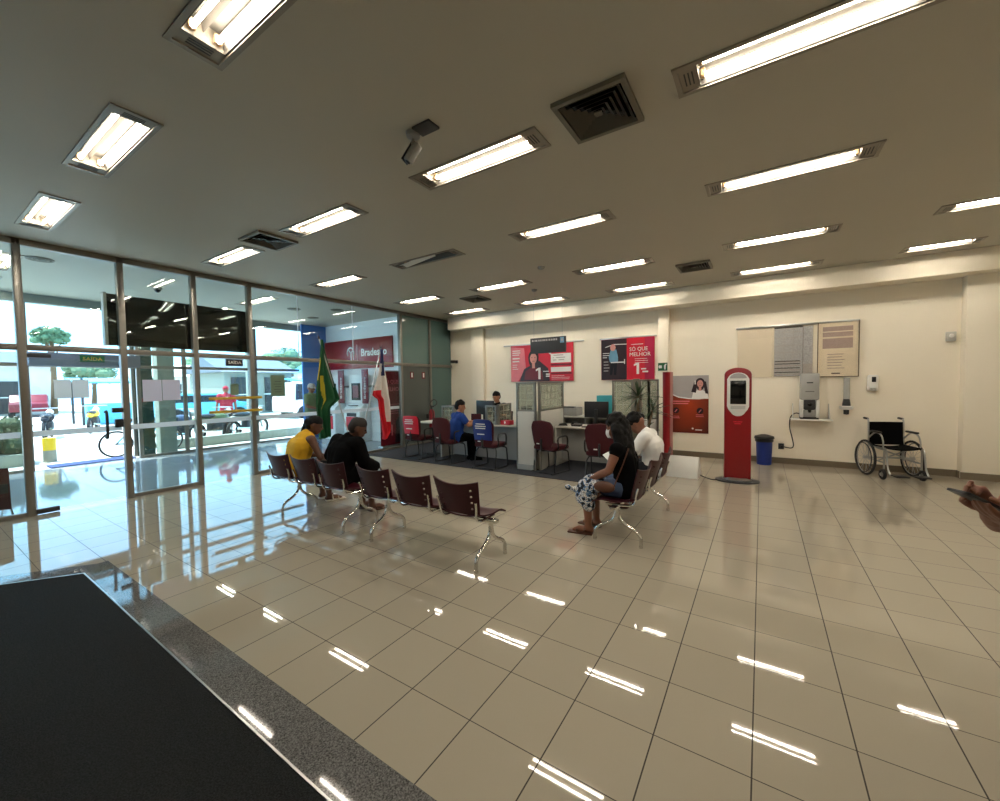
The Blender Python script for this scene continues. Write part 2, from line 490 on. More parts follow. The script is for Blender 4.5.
# outside
M['street'] = mat('sunlit_concrete', (190, 188, 182), .9, var=.08, vs=1.2)
M['plaster'] = mat('pale_plaster', (216, 214, 206), .9, var=.06, vs=2)
M['cone'] = mat('grey_concrete', (146, 150, 140), .8, var=.06)
M['greenp'] = mat('dark_green_cladding', (34, 62, 58), .2, var=.15, vs=3)
M['foliage'] = mat('sunlit_foliage', (92, 122, 92), .8, var=.4, vs=5, bump=.8, bs=12)
M['shrub'] = mat('dark_foliage', (58, 72, 46), .8, var=.5, vs=30, bump=.8, bs=40)
M['rooft'] = mat('blue_grey_roof', (104, 112, 124), .8, var=.1)
M['dirt'] = mat('old_timber', (150, 132, 92), .8, var=.1)
M['tyre'] = mat('tyre_rubber', (30, 30, 32), .8)
M['cyan'] = mat('cyan_paint', (96, 182, 214), .5, var=.06)

# ------------------------------------------------------------------ setting
XG, YB, ZC = -7.857, 9.416, 3.519      # glass front, back wall, ceiling
XR, YF, XF = 4.6, -3.2, -12.2          # right wall, wall behind, outer facade

struct(B().box(((XG + XR) / 2, (YF + YB) / 2, -.05), (XR - XG, YB - YF, .1)).build('floor', M['tile'], smooth=False))
struct(B().box(((XG + XF) / 2 - .05, (YF + YB) / 2, -.05), (XG - XF + .1 - .002, YB - YF, .1)).build('floor_lobby', M['tile_out'], smooth=False))

# ceiling with a cut-out for every recessed lamp
LAMP_X = [-6.5, -4.31, -2.09, .17, 2.33]
LAMP_Y = [1.06, 2.88, 4.62, 6.69, 8.45]
LOBBY_X = [-9.4, -11.3]
HW, HD = .63, .125
lamps = [(x, y) for x in LAMP_X for y in LAMP_Y if (x, y) != (2.33, 8.45)] + [(x, y) for x in LOBBY_X for y in (1.06, 4.62)] + [(2.16, 8.45)]
half = lambda x: .40 if x == 2.16 else HW
b = B()
xs = sorted({XF, XR} | {q for x in LAMP_X + LOBBY_X + [2.16] for q in (x - half(x), x + half(x))})
ys = sorted({YF, YB} | {q for y in LAMP_Y for q in (y - HD, y + HD)})
for i in range(len(xs) - 1):
    for j in range(len(ys) - 1):
        cx, cy = (xs[i] + xs[i + 1]) / 2, (ys[j] + ys[j + 1]) / 2
        if any(abs(cx - x) < half(x) and abs(cy - y) < HD for x, y in lamps): continue
        b.add([(xs[i], ys[j], ZC), (xs[i], ys[j + 1], ZC), (xs[i + 1], ys[j + 1], ZC), (xs[i + 1], ys[j], ZC)], [(0, 1, 2, 3)])
b.box(((XF + XR) / 2, (YF + YB) / 2, ZC + .3), (XR - XF + .3, YB - YF + .3, .1))  # unseen slab added over the lamp cut-outs to keep daylight from leaking in
struct(b.build('ceiling', M['ceil'], smooth=False))

# back wall with beam and columns
b = B().box(((XG + XR) / 2, YB + .1, ZC / 2), (XR - XG + .4, .2, ZC))
struct(b.build('wall_back', M['wall'], smooth=False))
struct(B().box(((-7.58 + XR) / 2, 9.19, 3.35), (XR + 7.58, .45, .34), .008).build('beam', M['wall']))
struct(B().box((-6.79, 9.36, 1.62), (.42, .12, 3.24), .006).build('column', M['wall']))
struct(B().box((-1.79, 9.35, 1.62), (.21, .14, 3.24), .006).build('column', M['wall']))
struct(B().box((3.66, 9.33, 1.62), (2.0, .2, 3.24), .01).build('pillar', M['wall']))
struct(B().box((XR + .1, (YF + YB) / 2, ZC / 2), (.2, YB - YF + .4, ZC)).build('wall_right', M['wall'], smooth=False))
struct(B().box(((XG + XR) / 2, YF - .1, ZC / 2), (XR - XG + .4, .2, ZC)).build('wall_front', M['wall'], smooth=False))
struct(B().box((XG, (YF - .9) / 2, ZC / 2), (.2, -YF - .9 + .0, ZC)).build('wall_left', M['wall'], smooth=False))
b = B()
b.box(((-1.95 + 2.66) / 2, 9.406, .055), (4.61, .02, .11))
b.box((2.655, 9.36, .055), (.02, .11, .11)); b.box((3.62, 9.225, .055), (1.95, .014, .11))
struct(b.build('baseboard_back', M['base'], smooth=False))

# dark entrance mat in its granite border
b = B().prism([(-4.93, .905), (-1.2, .875), (3.6, .86), (3.6, -3.0), (-7.0, -3.0), (-6.7, -1.5)], 0, .012, 'xy')
t = thing('entrance_mat', 'large black ribbed entrance mat filling the near left corner of the floor', 'mat')
b.build('matting', M['mat'], t, False)
b = B(); e = [(-6.7, -1.5), (-4.93, .905), (-1.2, .875), (3.6, .86)]
for (ax, ay), (bx, by) in zip(e, e[1:]):
    d = V((bx - ax, by - ay, 0)); L = d.length
    b.box(((ax + bx) / 2, (ay + by) / 2, .007), (L, .009, .015), rz=math.atan2(d.y, d.x))
plabel(b.build('edge_trim', M['steel'], t, False), 'thin bright metal edge strip')
b = B()
xx = -5.12
for k in range(14):
    b.box((xx + .315, .985, .002), (.628, .232, .006)); xx += .63
for k in range(4):
    a0 = V((-5.03, .985, 0)) + V((-.59, -.805, 0)).normalized() * (.02 + .63 * k)
    d = V((-.59, -.805, 0)).normalized()
    c = a0 + d * .315
    b.box((c.x, c.y, .002), (.625, .2, .0055), rz=math.atan2(d.y, d.x))
struct(b.build('trim_1', M['granite'], smooth=False))
t = B().prism([(-7.8, 6.1), (-1.95, 6.1), (-1.3, 9.37), (-7.8, 9.37)], -.002, .010, 'xy').build('carpet', M['carpet'], smooth=False)
tag(t, 'dark carpet runner lying under the service counters', 'carpet')

# ------------------------------------------------------------------ glass front
ZT = 2.16
MY = [-.9, 1.0, 1.97, 2.87, 3.73, 7.39, 8.48, 9.412]
def bay(n, y0, y1, low, rail, pane_low=True, pane_up=None):
    w = struct(thing('window_%d' % n, '', 'window')); del w['label']; del w['category']
    b = B()
    b.box((XG, y0, ZC / 2), (.10, .075, ZC), .006)
    b.box((XG, (y0 + y1) / 2, ZT), (.09, y1 - y0, .075), .005)
    b.box((XG, (y0 + y1) / 2, ZC - .04), (.10, y1 - y0, .08), .005)
    if rail: b.box((XG, (y0 + y1) / 2, .03), (.07, y1 - y0, .05), .004)
    b.build('window_frame', M['alu'], w)
    up_ = B().box((XG, (y0 + y1) / 2, (ZT + ZC) / 2 - .02), (.01, y1 - y0 - .02, ZC - ZT - .06)).build('pane', pane_up or M['glass'], w, False)
    if pane_low:
        B().box((XG, (y0 + y1) / 2, ZT / 2), (.01, y1 - y0 - .02, ZT - .03)).build('pane', low, w, False)
    return w
win = []
for n, (y0, y1, rail) in enumerate(zip(MY, MY[1:], [1, 0, 1, 0, 1, 1, 1])):
    low = M['glass'] if n < 5 else (M['frost'] if n == 5 else M['teal'])
    win.append(bay(n + 1, y0, y1, low, rail, n not in (1,), None if n < 5 else M['teal']))
for z0, y0, y1, w in ((1.05, 1.99, 2.84, win[2]), (1.05, 3.78, 7.3, win[4]), (1.05, -.8, .95, win[0]), (1.05, 2.92, 3.69, win[3])):
    B().box((XG + .009, (y0 + y1) / 2, z0), (.004, y1 - y0, .075)).build('safety_stripe', M['stripe'], w, False)
b = B()
for yy in (4.65, 5.95): b.box((XG, yy, (ZT + ZC) / 2), (.014, .012, ZC - ZT - .1))
b.build('glazing_joint', M['stripe'], win[4], False)

# frameless glass entrance door in bay 2
d = struct(thing('door_1', '', 'door')); del d['label']; del d['category']
B().box((XG, 1.485, 1.03), (.012, .86, 1.99)).build('door_pane', M['glass'], d, False)
B().box((XG + .01, 1.485, 1.05), (.004, .86, .075)).build('safety_stripe', M['stripe'], d, False)
b = B(); b.box((XG, 1.14, .04), (.06, .22, .06), .008); b.build('floor_pivot', M['dark'], d)
b = B(); b.box((XG, 1.14, 2.06), (.06, .22, .05), .008); b.build('top_pivot', M['dark'], d)
b = B(); b.box((XG + .03, 1.87, 1.31), (.06, .12, .07), .01); b.box((XG + .03, 1.88, 1.12), (.06, .09, .12), .01)
b.build('door_lock', M['black'], d)
b = B(); b.tube(smoothpts([(XG + .02, 1.74, 1.29), (XG + .09, 1.74, 1.27), (XG + .09, 1.74, .95), (XG + .02, 1.74, .93)], 5), .018, 8)
b.build('door_handle', M['black'], d)
# paired push bars and notices on the glass
for z in (1.43, 1.20):
    b = B().box((XG + .09, 3.43, z), (.03, .86, .045), .008)
    for yy in (3.1, 3.66): b.box((XG + .055, yy, z), (.06, .03, .03), .004)
    t = b.build('push_bar', M['gold'])
    tag(t, ('upper' if z > 1.3 else 'lower') + ' of two long yellow push bars across the glass front', 'handle', 'push bars on the glass front')
def sheet_on_glass(name, label, cat, y0, y1, z0, z1, m, extra=None):
    o = B().box((XG + .014, (y0 + y1) / 2, (z0 + z1) / 2), (.004, y1 - y0, z1 - z0)).build(name, m, smooth=False)
    tag(o, label, cat); 
    return o
sheet_on_glass('paper_notice', 'left of two white paper notices taped to the framed glass pane', 'notice', 2.17, 2.40, 1.42, 1.75, M['sheet'])
sheet_on_glass('paper_notice', 'right of two white paper notices taped to the framed glass pane', 'notice', 2.41, 2.64, 1.43, 1.75, M['sheet'])
sheet_on_glass('paper_notice', 'pale sheet on the glass door, the one nearer the hinge', 'notice', 1.26, 1.42, 1.50, 1.75, M['stripe'])
sheet_on_glass('paper_notice', 'pale sheet on the glass door, the one nearer the handle', 'notice', 1.43, 1.59, 1.50, 1.75, M['stripe'])
sheet_on_glass('green_notice', 'small pale green notice on the glass above the push bars', 'notice', 3.37, 3.5, 1.48, 1.68, M['gpaper'])
t = thing('wall_notice', 'grey-green rectangular notice on the big glass pane left of the green flag', 'notice')
B().box((XG + .014, 4.2, 1.64), (.006, .27, .41)).build('sheet', M['gpaper'], t, False)
b = B()
for k in range(5): b.box((XG + .019, 4.2, 1.72 - .05 * k), (.003, .12 + .03 * (k % 2), .008))
b.build('print', M['dark'], t, False)
t = thing('exit_sign', 'black sign with white letters reading SAIDA hung above the push bars', 'sign')
B().box((XG + .03, 3.44, 2.055), (.03, .27, .12), .004).build('plate', M['black'], t)
text('SAÍDA', .075, (XG + .047, 3.335, 2.03), '+x', M['white'], t, width=.21)
# two extinguisher pictograms on the grey frosted panel
for yy in (7.77, 8.21):
    t = thing('extinguisher_sign', 'red-bordered extinguisher sign on frosted glass, ' + ('left one near the red banner' if yy < 8 else 'right one near the teal panel'), 'sign', group='extinguisher signs')
    B().box((XG + .014, yy, 1.88), (.006, .12, .18)).build('plate', M['redd'], t, False)
    b = B(); b.box((XG + .019, yy, 1.885), (.004, .05, .12)); b.build('pictogram', M['paper'], t, False)

# ------------------------------------------------------------------ lobby and facade
b = B().box(((XF + XG - .06) / 2 - .04, YB - 1.43, ZC / 2), (XG - XF - .1, .25, ZC))
b.box((-8.14, 8.8, ZC / 2), (.3, 1.4, ZC))  # unseen wall added behind the teal panes to block leaking daylight
struct(b.build('wall_lobby', M['wallw'], smooth=False))
struct(B().box((XF, (YF + YB) / 2, 3.44), (.2, YB - YF, .16)).build('facade_beam', M['cone'], smooth=False))
struct(B().box((XF, 8.6, ZC / 2), (.2, 1.6, ZC)).build('wall_facade', M['wallw'], smooth=False))
struct(B().box((XF, -2.6, ZC / 2), (.2, 1.4, ZC)).build('wall_facade', M['wallw'], smooth=False))
struct(B().box((-11.75, 7.5, ZC / 2), (.06, .9, ZC - .01), .005).build('blue_column', M['blued']))
FY = [-1.9, 1.6, 3.3, 4.2, 5.9, 7.2]
for n, (y0, y1) in enumerate(zip(FY, FY[1:])):
    w = struct(thing('window_%d' % (n + 11), '', 'w')); del w['label']; del w['category']
    b = B(); b.box((XF, y0, 1.7), (.08, .07, 3.4)); b.box((XF, (y0 + y1) / 2, 2.13), (.08, y1 - y0, .07))
    if n != 1: b.box((XF, (y0 + y1) / 2, .03), (.07, y1 - y0, .05))
    b.build('window_frame', M['alu'], w, False)
    B().box((XF, (y0 + y1) / 2, 2.76), (.01, y1 - y0 - .08, 1.18)).build('pane', M['glass'], w, False)
    if n != 1: B().box((XF, (y0 + y1) / 2, 1.07), (.01, y1 - y0 - .08, 2.0)).build('pane', M['glass'], w, False)
# door operator with its exit label over the opening
t = thing('door_operator', 'long grey door operator box with exit label above the outer doorway', 'door operator')
B().box((-12.06, 2.45, 2.24), (.2, 1.7, .27), .03).build('housing', M['rooft'], t)
B().box((-11.95, 2.5, 2.27), (.012, .38, .14)).build('label_plate', M['green'], t, False)
text('SAÍDA', .1, (-11.943, 2.35, 2.235), '+x', M['gold'], t, width=.3)
# black board hung against the upper glass
t = thing('black_board', 'long glossy black board hung behind the upper glass panes', 'board')
B().box((-7.99, 2.79, 2.63), (.05, 1.97, .75), .004).build('board', M['blackbd'], t)
B().box((-7.96, 1.815, 2.63), (.11, .035, .76)).build('edge_strip', M['grey'], t, False)
t = tag(B().box((-12.55, 2.55, .01), (.5, 1.35, .02)).build('door_mat', M['navy'], smooth=False), 'dark blue mat laid at the outer doorway to the street', 'mat')
t = thing('cladding_panel', 'dark green glass cladding panel beside the outer doorway', 'panel')
B().box((-12.6, 3.5, 1.6), (.06, .34, 3.2)).build('panel', M['greenp'], t, False)
B().box((-12.6, 3.3, 1.6), (.08, .05, 3.2)).build('edge_profile', M['alu'], t, False)
B().box((-12.56, 3.44, 1.35), (.01, .16, .1)).build('red_plate', M['red'], t, False)
struct(B().box((-12.7, 3.94, 1.7), (.3, .34, 3.4)).build('pillar', M['cone'], smooth=False))
# ------------------------------------------------------------------ ceiling fittings
def make_lamp(lit=True):
    """recessed twin-tube troffer, origin on the ceiling plane, long axis X"""
    t = thing('ceiling_lamp', '', 'ceiling lamp')
    b = B()
    w, d, h = HW, HD, .13
    ex = .52                                  # half length of the open reflector
    b.add([(-ex, -d + .02, 0), (ex, -d + .02, 0), (-ex, -d + .05, h - .03), (ex, -d + .05, h - .03),
           (-ex, d - .02, 0), (ex, d - .02, 0), (-ex, d - .05, h - .03), (ex, d - .05, h - .03),
           (-ex, 0, .05), (ex, 0, .05), (-ex, -.012, h - .03), (ex, -.012, h - .03), (-ex, .012, h - .03), (ex, .012, h - .03)],
          [(0, 2, 3, 1), (4, 5, 7, 6), (2, 10, 11, 3), (12, 6, 7, 13), (10, 8, 9, 11), (8, 12, 13, 9)])
    b.build('reflector', M['refl'], t, False)
    b = B()
    b.box((0, 0, h + .005), (2 * w, 2 * d, .01))
    for s in (-1, 1):
        b.box((0, s * (d - .004), h / 2), (2 * w, .008, h)); b.box((s * (w - .004), 0, h / 2), (.008, 2 * d, h))
        b.box((s * (ex + .004), 0, h / 2), (.008, 2 * d, h))
    b.build('housing', M['bezel'], t, False)
    b = B()
    for s in (-1, 1):
        b.box((0, s * (d + .004), -.004), (2 * w + .05, .03, .012)); b.box((s * (w + .008), 0, -.004), (.03, 2 * d + .03, .012))
    b.build('bezel', M['bezel'], t, False)
    for s in (-1, 1):
        b = B(); b.box((s * (ex + (w - ex) / 2), 0, .003), (w - ex, 2 * d - .01, .006))
        b.mi = 1
        for k in range(3): b.box((s * (ex + .03 + .022 * k), 0, -.001), (.008, .12, .003))
        b.build('end_plate', [M['bezel'], M['dark']], t, False)
        for yy in (-.062, .062): B().box((s * (ex - .02), yy, .045), (.025, .036, .05), .004).build('lamp_holder', M['sock'], t)
    if lit:
        for yy in (-.062, .062):
            B().tube([(-ex + .03, yy, .032), (ex - .03, yy, .032)], .0125, 8).build('tube', M['tube'], t)
    else:
        B().tube([(-ex + .03, -.062, .032), (ex - .03, -.062, .032)], .0145, 8).build('tube', M['tubeoff'], t)
        b = B(); b.sheet(lambda u, v: (-.46 + .62 * u, -.1 + .15 * v, -.035 + .07 * u + .02 * math.sin(v * 3)), 6, 3, .003)
        b.build('loose_reflector', M['tubeoff'], t)
    return t
colname = {-6.5: 'nearest the glass front', -4.31: 'second from the glass front', -2.09: 'third from the glass front',
           .17: 'fourth from the glass front', 2.33: 'farthest from the glass front', 2.16: 'a short one nearest the right pillar', -9.4: 'over the lobby behind the glass', -11.3: 'over the lobby near the street facade'}
rowname = {1.06: 'row nearest viewer', 2.88: 'second row', 4.62: 'third row', 6.69: 'fourth row', 8.45: 'row by back wall'}
seen_out = {(.17, 1.06), (2.33, 1.06), (2.33, 2.88), (2.33, 4.62)}
proto = None; protooff = make_lamp(False)
protooff.location = (-4.31, 4.62, ZC)
tag(protooff, 'unlit recessed ceiling lamp with a loose hanging reflector strip', 'ceiling lamp')
for x, y in lamps:
    if (x, y) == (-4.31, 4.62): continue
    if proto is None:
        proto = make_lamp(); o = proto; o.location = (x, y, ZC)
    else: o = dup(proto, (x, y, ZC))
    if x == 2.16: o.scale.x = half(x) / HW
    tag(o, 'lit ceiling lamp in the %s, %s' % (rowname[y], colname[x]), 'ceiling lamp', 'lit ceiling lamps')

def make_vent():
    t = thing('ceiling_vent', '', 'vent')
    b = B()
    for s in (-1, 1):
        b.box((s * .235, 0, -.014), (.035, .505, .03)); b.box((0, s * .235, -.014), (.435, .035, .03))
    b.build('frame', M['vent'], t, False)
    for k in range(5):
        b = B(); r = .205 - .038 * k
        for a in range(4):
            Mx = Matrix.Rotation(a * PI / 2, 4, 'Z')
            b.add([(-r, -r, -.026), (r, -r, -.026), (r - .026, -r + .026, -.004), (-r + .026, -r + .026, -.004)], [(0, 1, 2, 3), (3, 2, 1, 0)], Mx)
        b.build('louvre', M['vent'], t, False)
    B().box((0, 0, -.02), (.05, .05, .01)).build('centre_plate', M['vent'], t, False)
    return t
vp = None
for x, y, lab in ((-.98, 2.84, 'large square louvred ceiling vent nearest the viewer'), (-5.38, 2.83, 'square ceiling vent beside the lamps near the glass front'),
                  (-.95, 7.45, 'dark square ceiling vent near the back wall, above the notice board side'), (-5.35, 7.3, 'dark square ceiling vent above the counters at far left')):
    if vp is None: vp = make_vent(); o = vp
    else: o = dup(vp, (0, 0, 0))
    o.location = (x, y, ZC - .003); tag(o, lab, 'vent', 'square ceiling vents')
# dark backing above each vent louvre is a black plate standing in for the dark hollow
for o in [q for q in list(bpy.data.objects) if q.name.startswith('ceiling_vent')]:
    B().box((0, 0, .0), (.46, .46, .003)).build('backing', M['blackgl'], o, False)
# wall-and-ceiling cameras
t = thing('ceiling_camera', 'grey security camera hanging from a square ceiling plate', 'security camera', (-2.13, 2.29, ZC))
B().box((.02, 0, -.008), (.17, .12, .016), .003).build('mount_plate', M['dark'], t)
b = B(); b.lathe([(.055, 0), (.05, -.03), (.02, -.045)], (-.11, 0, 0), 14); b.tube([(-.11, 0, -.04), (-.115, 0, -.09)], .012)
b.build('bracket', M['grey'], t)
b = B(); Mx = Matrix.Translation((-.125, .01, -.14)) @ Matrix.Rotation(math.radians(-62), 4, 'Y') @ Matrix.Rotation(.3, 4, 'Z')
b.box((0, 0, 0), (.15, .06, .06), .01, Mx); b.mi = 1; b.box((.0, 0, .036), (.17, .07, .008), 0, Mx)
b.mi = 1; b.sph((-.078, 0, 0), (.01, .022, .022), 10, 6, Mx)
b.build('camera_body', [M['grey'], M['black']], t)
t = thing('wall_camera', 'small black camera on the wall beside the teal glass corner', 'security camera', (-7.62, YB, 2.29))
b = B(); b.box((0, -.02, 0), (.07, .04, .09), .008); b.tube([(0, -.04, 0), (0, -.1, 0)], .014); b.build('bracket', M['black'], t)
B().box((-.02, -.15, .0), (.11, .15, .08), .015).build('camera_body', M['black'], t)
for x, y, lab in ((-3.05, 6.0, 'small smoke detector on the ceiling between lamps near the counters'), (-3.9, 7.35, 'small smoke detector on the ceiling in front of the farthest lamps')):
    t = thing('smoke_detector', lab, 'smoke detector', (x, y, ZC))
    B().lathe([(.0, -.045), (.03, -.045), (.05, -.03), (.06, -.008), (.06, 0)], seg=16).build('housing', M['grey'], t)
# lobby ceiling fittings
for x, y, lab in ((-9.6, 5.6, 'round ceiling diffuser over the lobby beside the blue column'), (-10.4, 6.6, 'round ceiling diffuser over the lobby near the bank sign'), (-8.9, 6.3, 'round ceiling diffuser over the lobby, the one closest to the glass'),
                  (-8.8, 1.35, 'round ceiling ring over the lobby entrance')):
    t = thing('round_diffuser', lab, 'vent', (x, y, ZC))
    b = B()
    for r in (.15, .10, .05): b.lathe([(r, 0), (r - .005, -.015), (r - .03, -.012), (r - .03, 0)], seg=20)
    b.build('rings', M['vent'], t)
t = thing('dome_camera', 'small black dome camera on the lobby ceiling', 'security camera', (-9.6, 2.95, ZC))
B().lathe([(.07, 0), (.07, -.03)], seg=14).build('base', M['grey'], t); B().sph((0, 0, -.03), (.055, .055, .06)).build('dome', M['blackgl'], t)

# ------------------------------------------------------------------ waiting benches
def seat_fn(u, v):
    x = (u - .5) * (.46 - .03 * (1 - v)); y = -.19 + .42 * v
    z = .435 - .018 * math.sin(PI * min(v * 1.25, 1)) + .03 * (2 * u - 1) ** 2 * (1 - .6 * v) - .035 * max(0, v - .8) / .2 + .02 * (1 - v) ** 3
    return (x, y, z)
def back_fn(u, v):
    w = .40 + .10 * v ** .7
    k = (2 * u - 1)
    return (k * w / 2, -.19 - .085 * v + .045 * k * k, .475 + .275 * v + .035 * k * k * v - .02 * k * k * (1 - v))
holes_ = {(i, j) for i in (3, 20) for j in (3, 6, 9, 12)}
seat_me = B().sheet(seat_fn, 12, 12, .014).mesh('seat')
back_me = B().sheet(back_fn, 24, 16, .012, holes_).mesh('backrest')
def bench(name, label, loc, rz, legs):
    t = thing(name, label, 'bench', loc, rz, 'three-seat waiting benches')
    for k, x in enumerate((-.545, 0, .545)):
        if not seat_me.materials: link('seat', seat_me, M['burg'], t).location = (x, 0, 0); link('backrest', back_me, M['burg'], t).location = (x, 0, 0)
        else:
            for n, me in (('seat', seat_me), ('backrest', back_me)):
                o = bpy.data.objects.new(n, me); COL.objects.link(o); o.parent = t; o.location = (x, 0, 0)
        for s in (-1, 1):
            b = B().tube(smoothpts([(x + s * .185, .1, .405), (x + s * .19, -.12, .41), (x + s * .195, -.185, .445), (x + s * .205, -.2, .52), (x + s * .215, -.222, .60)], 4), .011, 8)
            b.build('bracket', M['chrome'], t)
    B().box((0, 0, .385), (1.66, .06, .035), .006).build('support_beam', M['chrome'], t)
    for x in legs:
        b = B()
        b.tube([(x, 0, .39), (x, 0, .27)], .021, 10)
        for s in (-1, 1):
            b.tube(smoothpts([(x, s * .012, .33), (x, s * .025, .26), (x, s * .085, .2), (x, s * .175, .155), (x, s * .222, .105), (x, s * .23, .04), (x, s * .23, .006)], 5), .0165, 10)
            b.lathe([(.019, 0), (.019, .02)], (x, s * .23, 0), 10)
        b.build('leg', M['chrome'], t)
    return t
bench('waiting_bench', 'empty burgundy three-seat bench in the centre foreground', (-2.78, 2.93, 0), 0, (-.58, .76))
bench('waiting_bench', 'burgundy three-seat bench carrying the yellow and black clad people', (-4.58, 2.93, 0), 0, (-.46, .76))
bench('waiting_bench', 'burgundy three-seat bench seen side on, carrying the white shirted man', (-1.19, 4.62, 0), PI / 2, (-.68, .66))
# ------------------------------------------------------------------ office chairs
def office_chair(label, loc, rz, cover=None):
    t = thing('office_chair', label, 'chair', loc, rz, 'burgundy visitor chairs at the counters')
    def bf(u, v):
        k, q = 2 * u - 1, v
        w = .235 * (1 - .22 * (1 - q) ** 2) * (1 - max(0, q - .72) ** 2 * 3.2) * (1 - max(0, .18 - q) ** 2 * 8)
        return (k * w, -.24 - .05 * q + .035 * k * k, .48 + .46 * q - .02 * k * k)
    B().sheet(bf, 12, 14, .055).build('backrest', M['burgf'], t)
    b = B(); b.box((0, .0, .445), (.47, .46, .075), .03); b.build('seat', M['burgf'], t)
    b = B(); b.box((0, -.0, .40), (.40, .40, .02), .004); b.tube(smoothpts([(0, -.1, .40), (0, -.26, .41), (0, -.285, .48), (0, -.285, .62)], 4), .018, 8)
    b.build('back_support', M['black'], t)
    b = B()
    for s in (-1, 1):
        x = s * .235
        b.tube(smoothpts([(x * .7, .12, .39), (x, .17, .37), (x, .2, .28), (x, .22, .05), (x, .19, .014), (x, .0, .012), (x, -.26, .012), (x, -.29, .012)], 5), .0125, 8)
        b.tube(smoothpts([(x, -.2, .012), (x, -.21, .1), (x, -.17, .3), (x * .8, -.12, .39)], 4), .011, 8)
    b.tube([(-.235, -.26, .012), (.235, -.26, .012)], .0125)
    b.build('frame', M['black'], t)
    for s in (-1, 1):
        x = s * .265
        b = B().tube(smoothpts([(x * .85, .1, .43), (x, .12, .47), (x, .13, .60), (x, .08, .655), (x, -.1, .65), (x, -.15, .6), (x, -.13, .48), (x * .85, -.1, .43)], 5), .016, 8)
        b.build('armrest', M['black'], t)
    b = B().box((-.06, -.305, .53), (.06, .01, .018), .003); b.build('maker_plate', M['white'], t)
    if cover:
        def cf(u, v):
            k = 2 * u - 1
            w = .22 * (1 - .1 * (1 - v)) * (1 - max(0, v - .75) ** 2 * 3)
            return (k * w, -.29 - .045 * v + .035 * k * k, .56 + .385 * v - .01 * k * k)
        o = B().sheet(cf, 10, 10, .012).build('back_cover', cover, t)
        b = B()
        for q, (zz, ww) in enumerate(((.86, .2), (.82, .24), (.78, .22), (.67, .16))): b.box((0, -.345 + .0 * q + .01 * (q == 3), zz), (ww, .012, .016), 0)
        b.build('printed_lines', M['paper'], o, False)
    return t
office_chair('visitor chair with a bright red printed cover on its back', (-6.36, 6.5, .008), .05, M['redp'])
office_chair('plain burgundy chair under the person in the blue shirt', (-5.42, 6.42, .008), -.08)
office_chair('visitor chair with a blue printed cover on its back', (-4.38, 6.4, .008), .0, M['blue'])
office_chair('burgundy chair standing empty beside the grey partition base', (-3.2, 6.62, .008), -.22)
office_chair('burgundy chair seen squarely from behind at the second desk', (-2.2, 6.5, .008), .14)

# ------------------------------------------------------------------ counters
t = thing('service_desk', 'long service desk with white top on the left, three chairs before it', 'desk')
b = B().prism([(-6.55, 6.68), (-3.87, 6.82), (-3.87, 7.6), (-6.4, 7.5), (-6.62, 7.3), (-6.66, 6.85)], .745, .775, 'xy', bev=.004)
b.build('worktop', M['lgrey'], t)
B().box((-4.9, 7.0, .4), (2.06, .025, .69)).build('front_panel', M['grey'], t, False)
B().box((-5.95, 7.1, .375), (.03, .72, .74), .003).build('side_panel', M['lgrey'], t)
B().box((-3.9, 7.2, .375), (.03, .7, .74), .003).build('side_panel', M['lgrey'], t)
b = B(); b.tube([(-6.45, 7.05, .01), (-6.45, 7.05, .745)], .028, 12); b.lathe([(.18, .008), (.18, .02), (.03, .03)], (-6.45, 7.05, 0), 20); b.build('leg', M['dark'], t)
t = thing('service_desk', 'shorter service desk on the right carrying the telephone', 'desk')
B().prism([(-3.36, 7.12), (-2.08, 7.0), (-2.08, 7.7), (-3.36, 7.7)], .745, .775, 'xy', bev=.004).build('worktop', M['lgrey'], t)
B().box((-2.72, 7.36, .42), (1.24, .025, .65)).build('front_panel', M['grey'], t, False)
for x in (-3.34, -2.1): B().box((x, 7.42, .375), (.03, .62, .74), .003).build('side_panel', M['lgrey'], t)

def screen(name, label, parts, loc=(0, 0, 0)):
    """office screen: parts = list of (x0, y0, x1, y1, base z, rail z, top z, posts)"""
    t = thing(name, label, 'partition', loc)
    for (x0, y0, x1, y1, zb, zm, zt, fill) in parts:
        dx, dy = x1 - x0, y1 - y0; L = math.hypot(dx, dy); a = math.atan2(dy, dx); cx, cy = (x0 + x1) / 2, (y0 + y1) / 2
        if zm > zb: B().box((cx, cy, (zb + zm) / 2), (L, .05, zm - zb), .004, rz=a).build('base_panel', fill, t)
        b = B()
        for z in (zm + .02, zt - .015): b.box((cx, cy, z), (L, .045, .03), 0, rz=a)
        for k in (0, 1): b.box((x0 + dx * k, y0 + dy * k, (max(zb, 0) + zt) / 2), (.035, .05, zt - zb), 0, rz=a)
        b.build('frame', M['alu'], t, False)
        B().box((cx, cy, (zm + zt) / 2), (L - .05, .012, zt - zm - .06), 0, rz=a).build('pane', M['etch'], t, False)
    return t
t = screen('partition', 'tall grey half wall with lattice glass top between the two desks',
       [(-3.83, 6.5, -3.46, 6.5, .012, 1.09, 1.63, M['lgrey']), (-3.40, 6.56, -3.46, 7.7, .012, 1.09, 1.63, M['lgrey'])])
B().box((-3.64, 6.62, .55), (.36, .2, 1.07), .004).build('base_block', M['lgrey'], t)
B().box((-3.64, 6.5, .06), (.375, .06, .1), .003).build('plinth', M['grey'], t)
screen('partition', 'tall lattice glass partition with dark post behind the potted plant',
       [(-2.44, 7.85, -2.07, 7.85, .012, .93, 1.65, M['vent']), (-1.92, 7.85, -1.77, 7.85, .012, .9, 1.65, M['lgrey']), (-1.77, 7.85, -1.61, 7.85, .012, .9, 1.65, M['lgrey'])])
